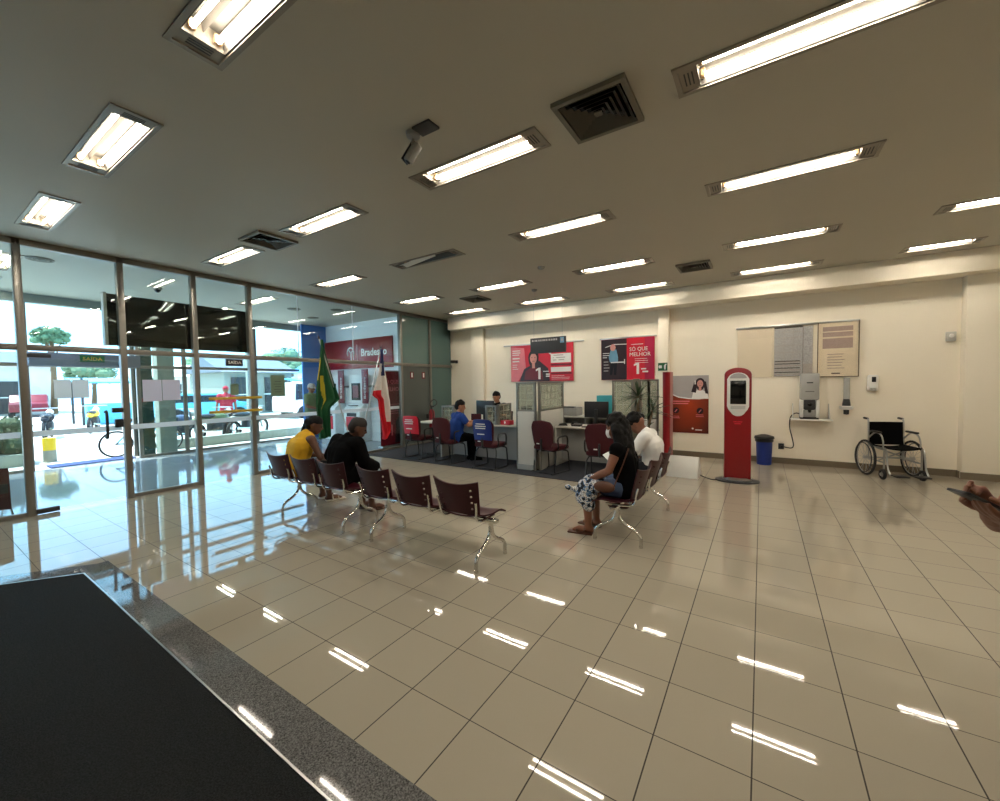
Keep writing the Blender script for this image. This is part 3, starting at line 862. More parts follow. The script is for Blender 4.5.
b = B().box((-1.99, 7.83, .84), (.11, .09, 1.66), .008); tag(b.build('support_post', M['vent']), 'wide grey post standing behind the dracaena plant', 'post')
screen('desk_screen', 'low lattice desk screen left of the person in blue', [(-5.92, 6.78, -5.62, 6.79, .775, .785, 1.15, M['alu']), (-5.92, 6.8, -5.92, 7.5, .775, .785, 1.15, M['alu'])])
screen('desk_screen', 'low lattice desk screen between the dark monitor and the red box', [(-4.78, 6.84, -4.55, 6.85, .775, .785, 1.17, M['alu']), (-4.5, 6.86, -4.66, 7.58, .775, .785, 1.19, M['alu'])])

def monitor(label, loc, rz, w=.5, h=.31):
    t = thing('monitor', label, 'monitor', loc, rz)
    B().box((0, 0, .32), (w, .035, h), .008).build('screen_housing', M['black'], t)
    b = B(); b.box((0, .0195, .325), (w - .03, .003, h - .04)); b.build('display', M['blackgl'], t, False)
    b = B(); b.box((0, -.03, .17), (.06, .03, .32), .006); b.build('neck', M['black'], t)
    b = B(); b.lathe([(.11, 0), (.11, .01), (.03, .018)], seg=18); b.build('foot', M['black'], t)
    return t
monitor('black monitor in front of the clerk at the left desk', (-5.1, 7.25, .775), -.1, .5)
monitor('black monitor standing on the right-hand desk', (-2.62, 7.38, .775), .05, .46)
t = thing('computer_tower', 'slim black computer unit at the left desk end against the partition', 'computer', (-4.0, 7.15, .775))
B().box((0, 0, .19), (.09, .3, .38), .006).build('case', M['black'], t); B().box((0, -.152, .3), (.06, .004, .03)).build('drive_slot', M['dark'], t, False)
t = thing('cabinet', 'low cabinet with pale top and dark open shelves behind the right-hand desk', 'cabinet', (-3.1, 8.25, 0))
b = B(); b.box((0, 0, .885), (1.3, .45, .03), .003); b.build('top', M['lgrey'], t)
b = B()
for x in (-.63, 0, .63): b.box((x, 0, .44), (.03, .43, .86))
b.box((0, .2, .44), (1.26, .02, .86)); b.build('carcass', M['grey'], t, False)
for z in (.3, .62): B().box((0, 0, z), (1.24, .41, .02)).build('shelf', M['grey'], t, False)
tag(B().box((-2.72, 8.25, 1.12), (.32, .24, .44), .01).build('turquoise_box', M['turq']), 'turquoise box on the cabinet behind the right-hand monitor', 'box')
t = thing('printer', 'grey printer on the low cabinet beside the partition', 'printer', (-3.5, 8.25, .9))
B().box((0, 0, .09), (.4, .36, .18), .02).build('body', M['grey'], t); B().box((0, -.15, .19), (.3, .1, .02)).build('paper_tray', M['dark'], t, False)
# small things on the desks
t = thing('red_box', 'small red box with a white mark on the left desk', 'box', (-4.36, 6.97, .775), -.05)
B().box((0, 0, .045), (.22, .16, .09), .004).build('carton', M['redp'], t)
b = B(); b.box((0, -.082, .05), (.018, .003, .05)); b.sph((0, -.082, .055), (.02, .002, .02)); b.build('mark', M['paper'], t)
t = thing('sanitizer_bottle', 'slim white pump bottle at the right end of the left desk', 'bottle', (-4.13, 7.0, .775))
B().lathe([(.026, 0), (.028, .01), (.028, .11), (.012, .13), (.012, .145)], seg=14).build('bottle', M['white'], t)
b = B(); b.tube([(0, 0, .14), (0, 0, .175), (.03, 0, .18)], .006); b.build('pump', M['white'], t)
tag(B().box((-5.2, 7.05, .81), (.24, .02, .2), .005, rz=.2).build('red_folder', M['burgf']), 'dark red folder propped up in front of the person in blue', 'folder')
bpy.data.objects['red_folder'].location.z = .06
t = thing('telephone', 'black desk telephone on the right-hand desk', 'telephone', (-2.98, 7.3, .775), .15)
b = B().prism([(-.09, 0), (.09, 0), (.09, .05), (-.09, .025)], -.09, .09, 'yz', bev=.006); b.build('base', M['black'], t)
b = B().tube(smoothpts([(-.06, -.08, .06), (-.06, -.05, .075), (-.06, .05, .085), (-.06, .08, .08)], 4), [.022] * 4 + [.014] * 5 + [.022] * 4, 10); b.build('handset', M['black'], t)
for x, y, lab in ((-3.25, 7.25, 'black stapler on the right-hand desk near the partition'), (-3.1, 7.5, 'black tape dispenser behind the stapler on the right-hand desk')):
    t = thing('stapler' if y < 7.4 else 'tape_dispenser', lab, 'stationery', (x, y, .775), .4)
    b = B().prism([(-.08, 0), (.08, 0), (.08, .03), (.05, .055), (-.07, .04)], -.02, .02, 'xz', bev=.005); b.build('body', M['black'], t)
    b = B().box((0, 0, .006), (.18, .045, .012), .003); b.build('foot', M['dark'], t)
t = thing('keyboard', 'black keyboard in front of the right-hand monitor', 'keyboard', (-2.6, 7.17, .775))
b = B().box((0, 0, .01), (.42, .14, .02), .004); b.build('keyboard_body', M['black'], t)
# extinguisher on the teal glass corner
t = thing('fire_extinguisher', 'red fire extinguisher with looped black hose in the teal corner', 'fire extinguisher', (-7.6, 8.25, .45))
B().lathe([(.0, 0), (.07, .0), (.078, .02), (.078, .42), (.05, .48), (.025, .5)], seg=18).build('cylinder', M['red'], t)
b = B(); b.lathe([(.025, .5), (.025, .56)], seg=10); b.box((.02, 0, .58), (.14, .02, .03), .005); b.build('valve', M['dark'], t)
b = B(); b.tube(smoothpts([(.05, 0, .56), (.17, .03, .66), (.06, .05, .76), (-.05, .0, .66), (.1, -.06, .4), (.1, -.08, .15)], 6), .012); b.build('hose', M['black'], t)
B().box((-.115, 0, .3), (.12, .06, .12)).build('bracket', M['dark'], t, False)

# ------------------------------------------------------------------ dracaena
t = thing('potted_dracaena', 'potted dracaena with spiky dark leaves behind the white shirted man', 'plant', (-1.74, 7.02, .01))
B().lathe([(.0, 0), (.15, 0), (.2, .36), (.215, .37), (.215, .4), (.19, .4), (.18, .34)], seg=24).build('pot', M['pot'], t)
B().lathe([(.18, .345), (.0, .35)], seg=20).build('soil', M['soil'], t)
heads = [((0, 0, .34), (-.03, .01, .8), (-.02, 0, 1.36), 30, .42), ((.02, .02, .34), (.12, .04, .7), (.2, .06, 1.12), 18, .34), ((-.03, 0, .34), (-.12, -.02, .55), (-.14, .0, .86), 18, .34), ((.0, .04, .34), (.08, .1, .5), (.06, .08, .74), 16, .34)]
for p0, p1, p2, n, L in heads:
    B().tube(smoothpts([p0, p1, p2], 5), .02, 8).build('stem', M['trunk'], t)
lb = []
for p0, p1, p2, n, L in heads:
    for k in range(n):
        b = B(); a = k * 2.4; e = math.radians(75 - 95 * k / n) + random.uniform(-.15, .15); l = L * random.uniform(.75, 1.05)
        d = V((math.cos(a) * math.cos(e), math.sin(a) * math.cos(e), math.sin(e))); side = d.cross(V((0, 0, 1))).normalized()
        o = V(p2) - V((0, 0, .05 * k / n))
        def lf(u, v, o=o, d=d, side=side, l=l):
            w = .014 * math.sin(PI * min(1, .12 + v * .88)) ** .7 + .001
            return o + d * (l * v) - V((0, 0, .22 * l * v * v)) + side * (w * (2 * u - 1)) + V((0, 0, .006 * abs(2 * u - 1)))
        b.sheet(lf, 2, 7, .002)
        b.build('leaf', M['leaf'], t)

# ------------------------------------------------------------------ totem, kiosk, bin, wedge
t = thing('red_totem', 'narrow tall red totem seen edge on beside the call centre poster', 'totem', (-1.37, 7.5, 0))
B().prism(rrect(0, 0, .125, .34, .05), .02, 1.77, 'xy').build('body', M['red'], t)
B().box((0, 0, .012), (.24, .44, .024), .008).build('base_plate', M['dark'], t)
t = thing('info_kiosk', 'red self-service kiosk with arched top, dark screen and oval base', 'kiosk', (-.315, 7.42, 0), .1)
out = [(-.185, .05), (.185, .05), (.185, 1.70)] + arc(0, 1.70, .185, 0, 180, 14, .11)[1:-1] + [(-.185, 1.70)]
B().prism(out, -.085, .085, 'xz', bev=.02).build('body', M['red'], t)
face = [(-.15, 1.63), (-.15, 1.20)] + [(-.13, 1.15)] + arc(0, 1.13, .1, 200, 340, 8, .085) + [(.13, 1.15), (.15, 1.20), (.15, 1.63)] + arc(0, 1.63, .14, 15, 165, 8, .1)
fp = B().prism(face, -.098, -.083, 'xz', bev=.004).build('face_plate', M['white'], t)
B().box((0, -.101, 1.42), (.215, .008, .37), .003).build('screen', M['blackgl'], t)
b = B().prism([(-.115, 1.64), (.115, 1.64)] + arc(0, 1.64, .115, 0, 180, 10, .08)[1:-1], -.102, -.097, 'xz'); b.build('speaker_grille', M['greyp'], t, False)
b = B()
for k in range(3): b.box((0, -.1, 1.2 - .018 * k), (.2, .004, .006))
b.build('slot', M['grey'], t, False)
b = B()
for k in range(2): b.box((0, -.087, .955 - .03 * k), (.12 - .03 * k, .004, .016))
b.build('faded_mark', M['redp'], t, False)
B().lathe([(.2, .024), (.2, .06), (.185, .065)], seg=30, sy=.62).build('foot_ring', M['steel'], t)
B().lathe([(.0, .0), (.31, .0), (.31, .018), (.29, .024), (0, .024)], seg=36, sy=.7).build('base_plate', M['dark'], t)
t = thing('waste_bin', 'round blue waste bin with black lid against the back wall', 'bin', (.055, 9.17, 0))
B().lathe([(0, 0), (.118, 0), (.135, .45), (.13, .45), (.11, .02)], seg=26).build('tub', M['blue'], t)
B().lathe([(.145, .435), (.15, .45), (.15, .49), (.165, .5), (.155, .54), (.06, .57), (0, .575)], seg=26).build('lid', M['black'], t)
t = thing('wedge_box', 'white wedge-shaped floor box between the red totem and kiosk', 'box', (-1.1, 7.42, 0), -.04)
B().prism([(-.19, 0), (.16, 0), (.16, .04), (-.04, .34), (-.09, .35)], -.25, .25, 'yz', bev=.008).build('housing', M['white'], t)
b = B()
for k in range(2): b.box((0, -.145 + .01 * k, .14), (.3, .004, .004))
b = B().tube(smoothpts([(-.85, 7.45, .03), (-.78, 7.42, .008), (-.66, 7.3, .008), (-.58, 7.34, .008), (-.52, 7.38, .012)], 6), .008)
tag(b.build('floor_cable', M['black']), 'black cable on the floor between the wedge box and kiosk', 'cable')
# ------------------------------------------------------------------ posters and wall fittings (wall face Y = YB)
WY = YB - .006
def rail(label, x0, x1, z):
    o = B().box(((x0 + x1) / 2, WY - .012, z), (x1 - x0, .03, .035), .004).build('poster_rail', M['steel'])
    return tag(o, label, 'rail', 'poster rails')
def R_(b, x0, x1, z0, z1, y): b.box(((x0 + x1) / 2, y, (z0 + z1) / 2), (x1 - x0, .003, z1 - z0))
def lines(b, x0, x1, z, n, dz, h, y, seed=0):
    rr = random.Random(seed)
    for k in range(n): R_(b, x0, x0 + (x1 - x0) * rr.uniform(.6, 1), z - dz * k - h, z - dz * k, y)
def bust(b, x, z, s, y, i_hair, i_skin, i_body):
    """simple printed portrait: shoulders, hair, face"""
    b.mi = i_body; b.prism([(x - .95 * s, z - 1.9 * s), (x + .95 * s, z - 1.9 * s), (x + .8 * s, z - 1.15 * s), (x + .3 * s, z - .85 * s), (x - .3 * s, z - .85 * s), (x - .8 * s, z - 1.15 * s)], y, y - .002, 'xz')
    b.mi = i_hair; b.prism([(x + .52 * s * math.cos(a), z + .05 * s + (.62 if math.sin(a) > 0 else .95) * s * math.sin(a)) for a in [2 * PI * k / 20 for k in range(20)]], y - .002, y - .004, 'xz')
    b.mi = i_skin; b.prism([(x + .34 * s * math.cos(a), z - .05 * s + .46 * s * math.sin(a)) for a in [2 * PI * k / 18 for k in range(18)]], y - .004, y - .006, 'xz')
    R_(b, x - .14 * s, x + .14 * s, z - .9 * s, z - .4 * s, y - .0045)
    b.mi = i_hair
    for q in (-1, 1): R_(b, x + q * .15 * s - .05 * s, x + q * .15 * s + .05 * s, z - .0 * s, z + .05 * s, y - .007)
    R_(b, x - .1 * s, x + .1 * s, z - .3 * s, z - .26 * s, y - .007)
def one(x, z, h, y, t):
    b = B().prism([(x - .02 * h / .3, z), (x + .045 * h / .3, z), (x + .045 * h / .3, z + h), (x + .0, z + h), (x - .09 * h / .3, z + h * .86), (x - .09 * h / .3, z + h * .70), (x - .02 * h / .3, z + h * .79)], y, y - .003, 'xz'); b.build('numeral', M['paper'], t, False)
YP = WY - .032
rail('steel rail over the wide red poster with two white fields', -5.95, -3.64, 2.64)
t = thing('poster', 'wide red poster with a smiling woman and two white text fields', 'poster')
B().box((-4.81, YP + .004, 2.145), (1.81, .008, .96)).build('sheet', M['redp'], t, False)
b = B(); y = YP - .002
b.mi = 1; b.prism([(-5.71, 1.67), (-5.5, 1.67), (-5.25, 2.0), (-5.3, 2.55), (-5.71, 2.6)], y, y - .001, 'xz')
b.mi = 2; b.prism([(-5.45, 1.67), (-4.55, 1.67), (-4.6, 2.0), (-4.85, 2.2), (-5.3, 2.0)], y, y - .0015, 'xz')
bust(b, -5.02, 2.28, .30, y - .002, 2, 3, 4)
b.mi = 5; R_(b, -4.52, -3.97, 2.13, 2.36, y); R_(b, -4.52, -3.97, 1.9, 2.02, y)
b.mi = 4; R_(b, -4.52, -3.95, 2.06, 2.1, y); R_(b, -4.52, -3.95, 1.84, 1.88, y)
b.mi = 6; lines(b, -4.46, -4.05, 2.33, 3, .06, .022, y - .002, 3)
b.mi = 5; lines(b, -5.66, -5.4, 2.3, 1, .06, .03, y - .002, 5); lines(b, -5.66, -5.36, 2.22, 1, .06, .03, y - .002, 4); lines(b, -5.66, -5.4, 2.5, 3, .055, .022, y - .002, 6); lines(b, -5.66, -5.46, 2.12, 3, .055, .015, y - .002, 7)
b.mi = 5; lines(b, -4.74, -4.5, 1.93, 1, .05, .02, y - .006, 8); lines(b, -4.66, -4.52, 1.86, 2, .05, .03, y - .006, 9); lines(b, -4.5, -3.97, 1.8, 3, .04, .008, y - .003, 1)
b.prism([(-4.62, 2.42), (-4.58, 2.43), (-4.3, 2.2), (-4.33, 2.17)], y - .003, y - .004, 'xz')
b.build('print', [M['redp'], M['pink'], M['darkp'], M['skinp'], M['redd'], M['paper'], M['greyp']], t, False)
one(-4.86, 1.72, .3, y - .008, t)
t = thing('hanging_sign', 'dark hanging sign in front of the wide red poster', 'sign', (0, 0, 0))
B().box((-3.68, 7.5, 2.39), (.8, .035, .32), .004).build('board', M['dark'], t)
for x in (-4.0, -3.36): B().tube([(x, 7.5, 2.55), (x, 7.5, ZC)], .003, 6).build('wire', M['steel'], t)
b = B(); rr = random.Random(2); x = -4.04
while x < -3.47:
    w = rr.uniform(.02, .04); b.box((x + w / 2, 7.481, 2.495), (w, .002, .035)); x += w + rr.uniform(.006, .025)
b.mi = 1; b.box((-3.355, 7.481, 2.475), (.085, .002, .11)); b.mi = 0; b.box((-3.355, 7.479, 2.48), (.04, .002, .05))
b.build('lettering', [M['greyp'], M['bluep']], t, False)

rail('steel rail over the half dark, half red poster', -3.24, -1.95, 2.63)
t = thing('poster', 'half dark, half red poster reading SÓ QUE MELHOR on the back wall', 'poster')
B().box((-2.595, YP + .004, 2.14), (1.21, .008, .95)).build('sheet', M['redp'], t, False)
b = B()
b.mi = 0; R_(b, -3.195, -2.6, 1.67, 2.61, y)
b.mi = 5; R_(b, -2.2, -1.995, 1.67, 2.61, y)
b.mi = 1; b.prism([(-2.99, 2.08), (-2.8, 2.08), (-2.8, 2.2), (-2.84, 2.37), (-2.97, 2.37), (-3.02, 2.2)], y - .002, y - .003, 'xz')
b.mi = 2; b.prism([(-2.92 + .065 * math.cos(a), 2.42 + .08 * math.sin(a)) for a in [2 * PI * k / 14 for k in range(14)]], y - .002, y - .004, 'xz')
b.mi = 6; b.prism([(-2.98, 2.08), (-2.82, 2.08), (-2.84, 1.78), (-2.9, 1.78), (-2.9, 1.98), (-2.94, 1.78), (-2.99, 1.78)], y - .002, y - .003, 'xz')
b.mi = 3; R_(b, -2.97, -2.66, 2.06, 2.085, y - .003); b.prism([(-3.1, 2.44), (-2.9, 2.5), (-2.6, 2.49), (-2.6, 2.475), (-2.9, 2.48), (-3.1, 2.425)], y - .002, y - .003, 'xz'); lines(b, -3.16, -3.0, 2.3, 3, .05, .016, y - .002, 2)
R_(b, -2.66, -2.64, 2.03, 2.14, y - .003)
b.mi = 4; lines(b, -3.14, -3.0, 2.1, 4, .07, .02, y - .002, 11)
b.mi = 3; lines(b, -2.5, -2.12, 2.47, 1, .05, .012, y - .002, 3); lines(b, -2.42, -2.1, 2.14, 3, .045, .008, y - .002, 5); lines(b, -2.28, -2.12, 1.92, 1, .05, .03, y - .002, 8); lines(b, -2.25, -2.1, 1.86, 1, .05, .035, y - .002, 10)
b.build('print', [M['darkp'], M['bluep'], M['skinp'], M['paper'], M['greyp'], mat('magenta_red_print', (176, 24, 70), .35), M['denimd']], t, False)
text('SÓ QUE', .125, (-2.54, y - .006, 2.315), '-y', M['paper'], t, width=.4, bold=.0)
text('MELHOR', .125, (-2.54, y - .006, 2.195), '-y', M['paper'], t, width=.46, bold=.0)
one(-2.36, 1.79, .26, y - .008, t)

t = thing('poster', 'call centre poster with a headset woman above a brown-red field', 'poster')
B().box((-1.295, WY - .004, 1.115), (.75, .006, 1.225)).build('sheet', M['brownp'], t, False)
b = B(); y2 = WY - .009
curve = [(-1.67, 1.345), (-1.5, 1.27), (-1.3, 1.24), (-1.1, 1.235), (-.92, 1.26)]
b.mi = 0; b.prism(curve + [(-.92, 1.728), (-1.67, 1.728)], y2, y2 - .001, 'xz')
b.mi = 1; b.prism([(a, q + .012) for a, q in curve] + [(a, q - .012) for a, q in curve[::-1]], y2 - .001, y2 - .002, 'xz')
bust(b, -1.08, 1.56, .17, y2 - .002, 2, 3, 1)
b.mi = 2; b.prism([(-1.19, 1.6), (-1.13, 1.6), (-1.16, 1.36), (-1.25, 1.38)], y2 - .004, y2 - .005, 'xz'); b.prism([(-1.03, 1.6), (-.97, 1.6), (-.925, 1.34), (-.98, 1.35)], y2 - .004, y2 - .005, 'xz')
b.mi = 1; b.prism([(-1.185, 1.62), (-1.165, 1.62), (-1.165, 1.54), (-1.185, 1.54)], y2 - .007, y2 - .009, 'xz')
b.mi = 4; lines(b, -1.63, -1.13, 1.19, 2, .05, .02, y2, 4); lines(b, -1.63, -1.46, .86, 2, .035, .012, y2, 5); lines(b, -1.16, -1.0, .9, 2, .035, .012, y2, 6)
for cx in (-1.55, -1.08):
    ring = [(cx + .065 * math.cos(2 * PI * k / 20), .98 + .065 * math.sin(2 * PI * k / 20)) for k in range(20)]
    b.mi = 2; b.prism(ring, y2, y2 - .001, 'xz')
    b.mi = 4; b.prism([(cx - .03, .95), (cx - .015, .94), (cx + .03, 1.0), (cx + .015, 1.01)], y2 - .001, y2 - .003, 'xz')
b.mi = 1; lines(b, -1.17, -.97, .585, 1, .05, .022, y2, 1); b.prism([(-1.22 + .02 * math.cos(2 * PI * k / 12), .6 + .02 * math.sin(2 * PI * k / 12)) for k in range(12)], y2, y2 - .002, 'xz')
b.build('print', [M['greyp'], M['paper'], M['darkp'], M['skinp'], M['pink']], t, False)

# notice board of clear sleeves on a rail
rail('long steel rail over the clear notice sleeves', -.43, 1.44, 2.635)
def sleeve(label, x0, x1, z0, z1):
    t = thing('notice_sleeve', label, 'notice')
    B().box(((x0 + x1) / 2, WY - .03, (z0 + z1) / 2), (x1 - x0, .004, z1 - z0)).build('clear_cover', M['clearp'], t, False)
    return t
t = sleeve('empty clear notice sleeve, leftmost under the long rail', -.41, .17, 1.66, 2.6)
B().box((-.12, WY - .012, 2.13), (.57, .004, .93)).build('back_sheet', mat('cream_card', (236, 224, 204), .7, var=.05, vs=3), t, False)
t = sleeve('clear notice sleeve packed with grey newsprint pages in the middle', .19, .8, 1.67, 2.61)
b = B(); R_(b, .2, .79, 1.675, 2.6, WY - .012); b.mi = 1
R_(b, .2, .64, 2.58, 2.61, WY - .016); b.mi = 2
for k, z in enumerate((1.74, 1.82, 1.9, 1.95)): R_(b, .21, .6, z, z + .018, WY - .016)
b.mi = 3
for z in (1.7, 1.78, 1.86, 1.93): R_(b, .22, .62, z, z + .025, WY - .015)
for x in (.35, .49): R_(b, x, x + .006, 2.0, 2.56, WY - .016)
for z in (2.12, 2.25, 2.4, 2.5): R_(b, .22, .64, z, z + .008, WY - .016)
R_(b, .64, .79, 1.675, 2.6, WY - .014); b.mi = 0; R_(b, .65, .785, 1.9, 2.59, WY - .017)
b.mi = 1; R_(b, .64, .645, 1.675, 2.6, WY - .017); b.build('pages', [M['print'], M['black'], M['dark'], M['greyp']], t, False)
t = sleeve('clear notice sleeve with one framed sheet, rightmost under the long rail', .86, 1.43, 1.65, 2.63)
b = B(); R_(b, .87, 1.42, 1.66, 2.62, WY - .012); b.mi = 1
R_(b, .93, 1.35, 2.47, 2.55, WY - .015); R_(b, .93, 1.35, 2.37, 2.45, WY - .015); R_(b, .93, 1.35, 2.16, 2.34, WY - .015)
lines(b, 1.0, 1.32, 2.06, 6, .05, .012, WY - .015, 4); b.mi = 2; R_(b, 1.06, 1.18, 1.7, 1.72, WY - .015)
b.build('page', [mat('cream_page', (240, 226, 202), .7), mat('mauve_print', (178, 156, 150), .7, var=.2, vs=40), M['darkp']], t, False)
b = B(); b.box((1.145, WY - .03, 2.14), (.59, .006, 1.0)); 
b = B()
for x in (.86, 1.43): b.box((x, WY - .028, 2.14), (.014, .02, .98))
b.box((1.145, WY - .028, 1.65), (.58, .02, .014)); b.build('edge_frame', M['base'], t, False)

# shelf with machine, cable and outlet
t = thing('wall_shelf', 'small white wall shelf under the notice sleeves', 'shelf')
B().box((.765, 9.26, .875), (.6, .3, .025), .004).build('board', M['white'], t)
for x in (.5, 1.03):
    b = B().prism([(9.405, .89), (9.405, 1.16), (9.39, 1.16), (9.2, .89)], x - .006, x + .006, 'yz'); b.build('bracket', M['lgrey'], t, False)
t = thing('drink_machine', 'grey and white drink machine standing on the wall shelf', 'machine', (.735, 9.24, .888))
b = B(); b.box((0, .02, .02), (.27, .26, .04), .008); b.build('foot', M['black'], t)
b = B()
for s in (-1, 1): b.box((s * .115, 0, .19), (.05, .27, .32), .015)
b.box((0, .08, .19), (.2, .11, .32)); b.build('body', M['white'], t)
B().box((0, -.03, .26), (.175, .16, .19), .03).build('brew_head', M['dark'], t)
b = B(); b.lathe([(.0, .0), (.02, .0), (.03, .05), (.0, .05)], (0, -.1, .12), 14); b.sph((0, -.105, .27), (.04, .02, .035)); b.build('spout', M['blackgl'], t)
B().box((0, -.04, .1), (.17, .14, .12), .01).build('drip_tray', M['grey'], t)
B().box((0, .02, .59), (.275, .24, .48), .02).build('tank', M['smoke'], t)
b = B(); b.box((0, -.102, .66), (.09, .003, .02)); b.box((0, -.102, .5), (.13, .003, .01)); b.build('printed_mark', M['dark'], t, False)
t = thing('wall_outlet', 'dark power outlet low on the back wall', 'outlet', (.33, YB, .33))
B().box((0, -.01, 0), (.09, .02, .11), .004).build('plate', M['dark'], t); B().tube([(.01, -.02, 0), (.01, -.05, 0)], .02, 10).build('plug', M['black'], t)
b = B().tube(smoothpts([(.61, 9.26, .97), (.54, 9.32, .98), (.47, 9.37, .9), (.46, 9.4, .7), (.5, 9.4, .5), (.52, 9.39, .36), (.48, 9.38, .31), (.36, 9.37, .33)], 6), .009)
b.v = [tuple(V(q) - V((.735, 9.24, .888))) for q in b.v]
b.build('power_cord', M['black'], bpy.data.objects['drink_machine'])
t = thing('cup_dispenser', 'grey tubular cup dispenser on the wall right of the shelf', 'dispenser', (1.27, 9.34, 0))
B().lathe([(.045, 1.24), (.045, 1.62), (.04, 1.63), (0, 1.63)], seg=16).build('tube', M['smoke'], t)
B().lathe([(.045, 1.25), (.06, 1.15), (.06, 1.13)], seg=16).build('holder', M['dark'], t)
B().lathe([(.055, 1.13), (.1, 1.12), (.09, 1.07), (.05, 1.06)], seg=18).build('collar', M['white'], t)
B().lathe([(.04, 1.06), (.038, .98), (0, .97)], seg=14).build('nozzle', M['dark'], t)
B().box((0, .05, 1.35), (.05, .06, .1)).build('wall_mount', M['grey'], t, False)
t = thing('soap_dispenser', 'white hand sanitizer dispenser on the wall above the wheelchair', 'dispenser', (1.615, YB - .06, 1.53))
B().box((0, 0, 0), (.14, .115, .28), .03).build('housing', M['white'], t)
B().box((.005, -.06, .06), (.055, .012, .09), .004).build('level_window', M['black'], t)
b = B().lathe([(.0, -.03), (.035, -.025), (.045, .02), (.0, .03)], (0, -.06, -.1), 14); b.build('push_lever', M['lgrey'], t)
t = thing('alarm_box', 'small pale alarm box high on the wall near the right pillar', 'alarm', (2.54, YB - .035, 2.26))
B().box((0, 0, 0), (.11, .07, .15), .012).build('housing', M['lgrey'], t); B().lathe([(.03, 0), (.025, .015), (0, .016)], seg=14, M=Matrix.Translation((0, -.035, .01)) @ Matrix.Rotation(PI / 2, 4, 'X')).build('sounder', M['white'], t)
t = thing('exit_sign', 'small green exit sign with white arrow on the column', 'sign')
b = B().box((-1.8, 9.272, 1.93), (.19, .008, .17)); b.build('plate', M['green'], t, False)
b = B(); b.box((-1.845, 9.266, 1.93), (.06, .004, .06)); b.prism([(-1.765, 1.87), (-1.74, 1.87), (-1.735, 1.95), (-1.715, 1.99), (-1.745, 1.99), (-1.775, 1.95)], 9.268, 9.264, 'xz')
b.prism([(-1.89, 1.93), (-1.855, 1.97), (-1.855, 1.89)], 9.268, 9.264, 'xz'); b.build('pictogram', M['paper'], t, False)

# ------------------------------------------------------------------ wheelchair
t = thing('wheelchair', 'empty wheelchair with black back panel parked at the back wall', 'wheelchair', (1.80, 8.93, 0), .27)
# faces local -Y
def wheel(name, x, y, r, w, spokes, par, hand=False):
    Mx = Matrix.Translation((x, y, r)) @ Matrix.Rotation(PI / 2, 4, 'Y')
    b = B(); ring = lambda q, n=32: [(q * math.cos(2 * PI * k / n), q * math.sin(2 * PI * k / n), 0) for k in range(n)]
    b.tube(ring(r - w), w, 8, True, Mx); o = b.build(name, M['tyre'], par)
    b = B(); b.tube([(0, 0, -.03), (0, 0, .03)], .025, 10, M=Mx)
    for k in range(spokes):
        a = 2 * PI * k / spokes; b.tube([(0, 0, .02 * (-1) ** k), ((r - w) * math.cos(a), (r - w) * math.sin(a), 0)], .0022, 5, M=Mx)
    b.tube(ring(r - 2 * w), .006, 6, True, Mx)
    b.build('spokes', M['steel'], o)
    if hand:
        b = B(); s = 1 if x > 0 else -1
        b.tube([(q[0], q[1], s * .035) for q in ring(r - .05)], .008, 6, True, Mx); b.build('hand_rim', M['dark'], o)
for s in (-1, 1):
    wheel('rear_wheel', s * .31, .1, .295, .018, 20, t, True)
    wheel('caster', s * .25, -.26, .085, .022, 5, t)
b = B()
for s in (-1, 1):
    x = s * .235
    b.tube(smoothpts([(x, .235, .93), (x, .2, .90), (x, .19, .75), (x, .17, .3), (x, .14, .26)], 4), .012)
    b.tube([(x, .16, .48), (x, -.28, .50)], .012); b.tube([(x, .15, .27), (x, -.25, .27)], .012)
    b.tube(smoothpts([(x, -.22, .5), (x, -.3, .48), (x, -.33, .35), (x, -.36, .2), (x, -.42, .11)], 4), .012)
    b.tube([(x, -.26, .5), (x, -.26, .17)], .014)
    b.tube(smoothpts([(x, .17, .62), (x, .0, .72), (x, -.16, .70), (x, -.22, .6), (x, -.22, .5)], 5), .011)
b.tube([(-.235, -.1, .28), (.235, -.05, .48)], .011); b.tube([(.235, -.1, .28), (-.235, -.05, .48)], .011)
b.tube([(-.31, .1, .295), (.31, .1, .295)], .012)
b.build('frame', M['steel'], t)
B().sheet(lambda u, v: (-.235 + .47 * u, .175 + .03 * math.sin(PI * u) + .02 * v, .5 + .38 * v), 8, 4, .012).build('back_panel', M['blackc'], t)
B().sheet(lambda u, v: (-.225 + .45 * u, -.27 + .42 * v, .505 - .03 * math.sin(PI * u)), 8, 4, .02).build('seat', M['blackc'], t)
for s in (-1, 1):
    b = B().tube([(s * .235, .22, .93), (s * .235, .33, .935)], .017, 10); b.build('push_handle', M['black'], t)
    B().box((s * .235, -.02, .735), (.05, .26, .03), .01).build('armrest', M['black'], t)
    b = B().box((s * .13, -.46, .10), (.17, .15, .02), .006); b.build('footplate', M['black'], t)

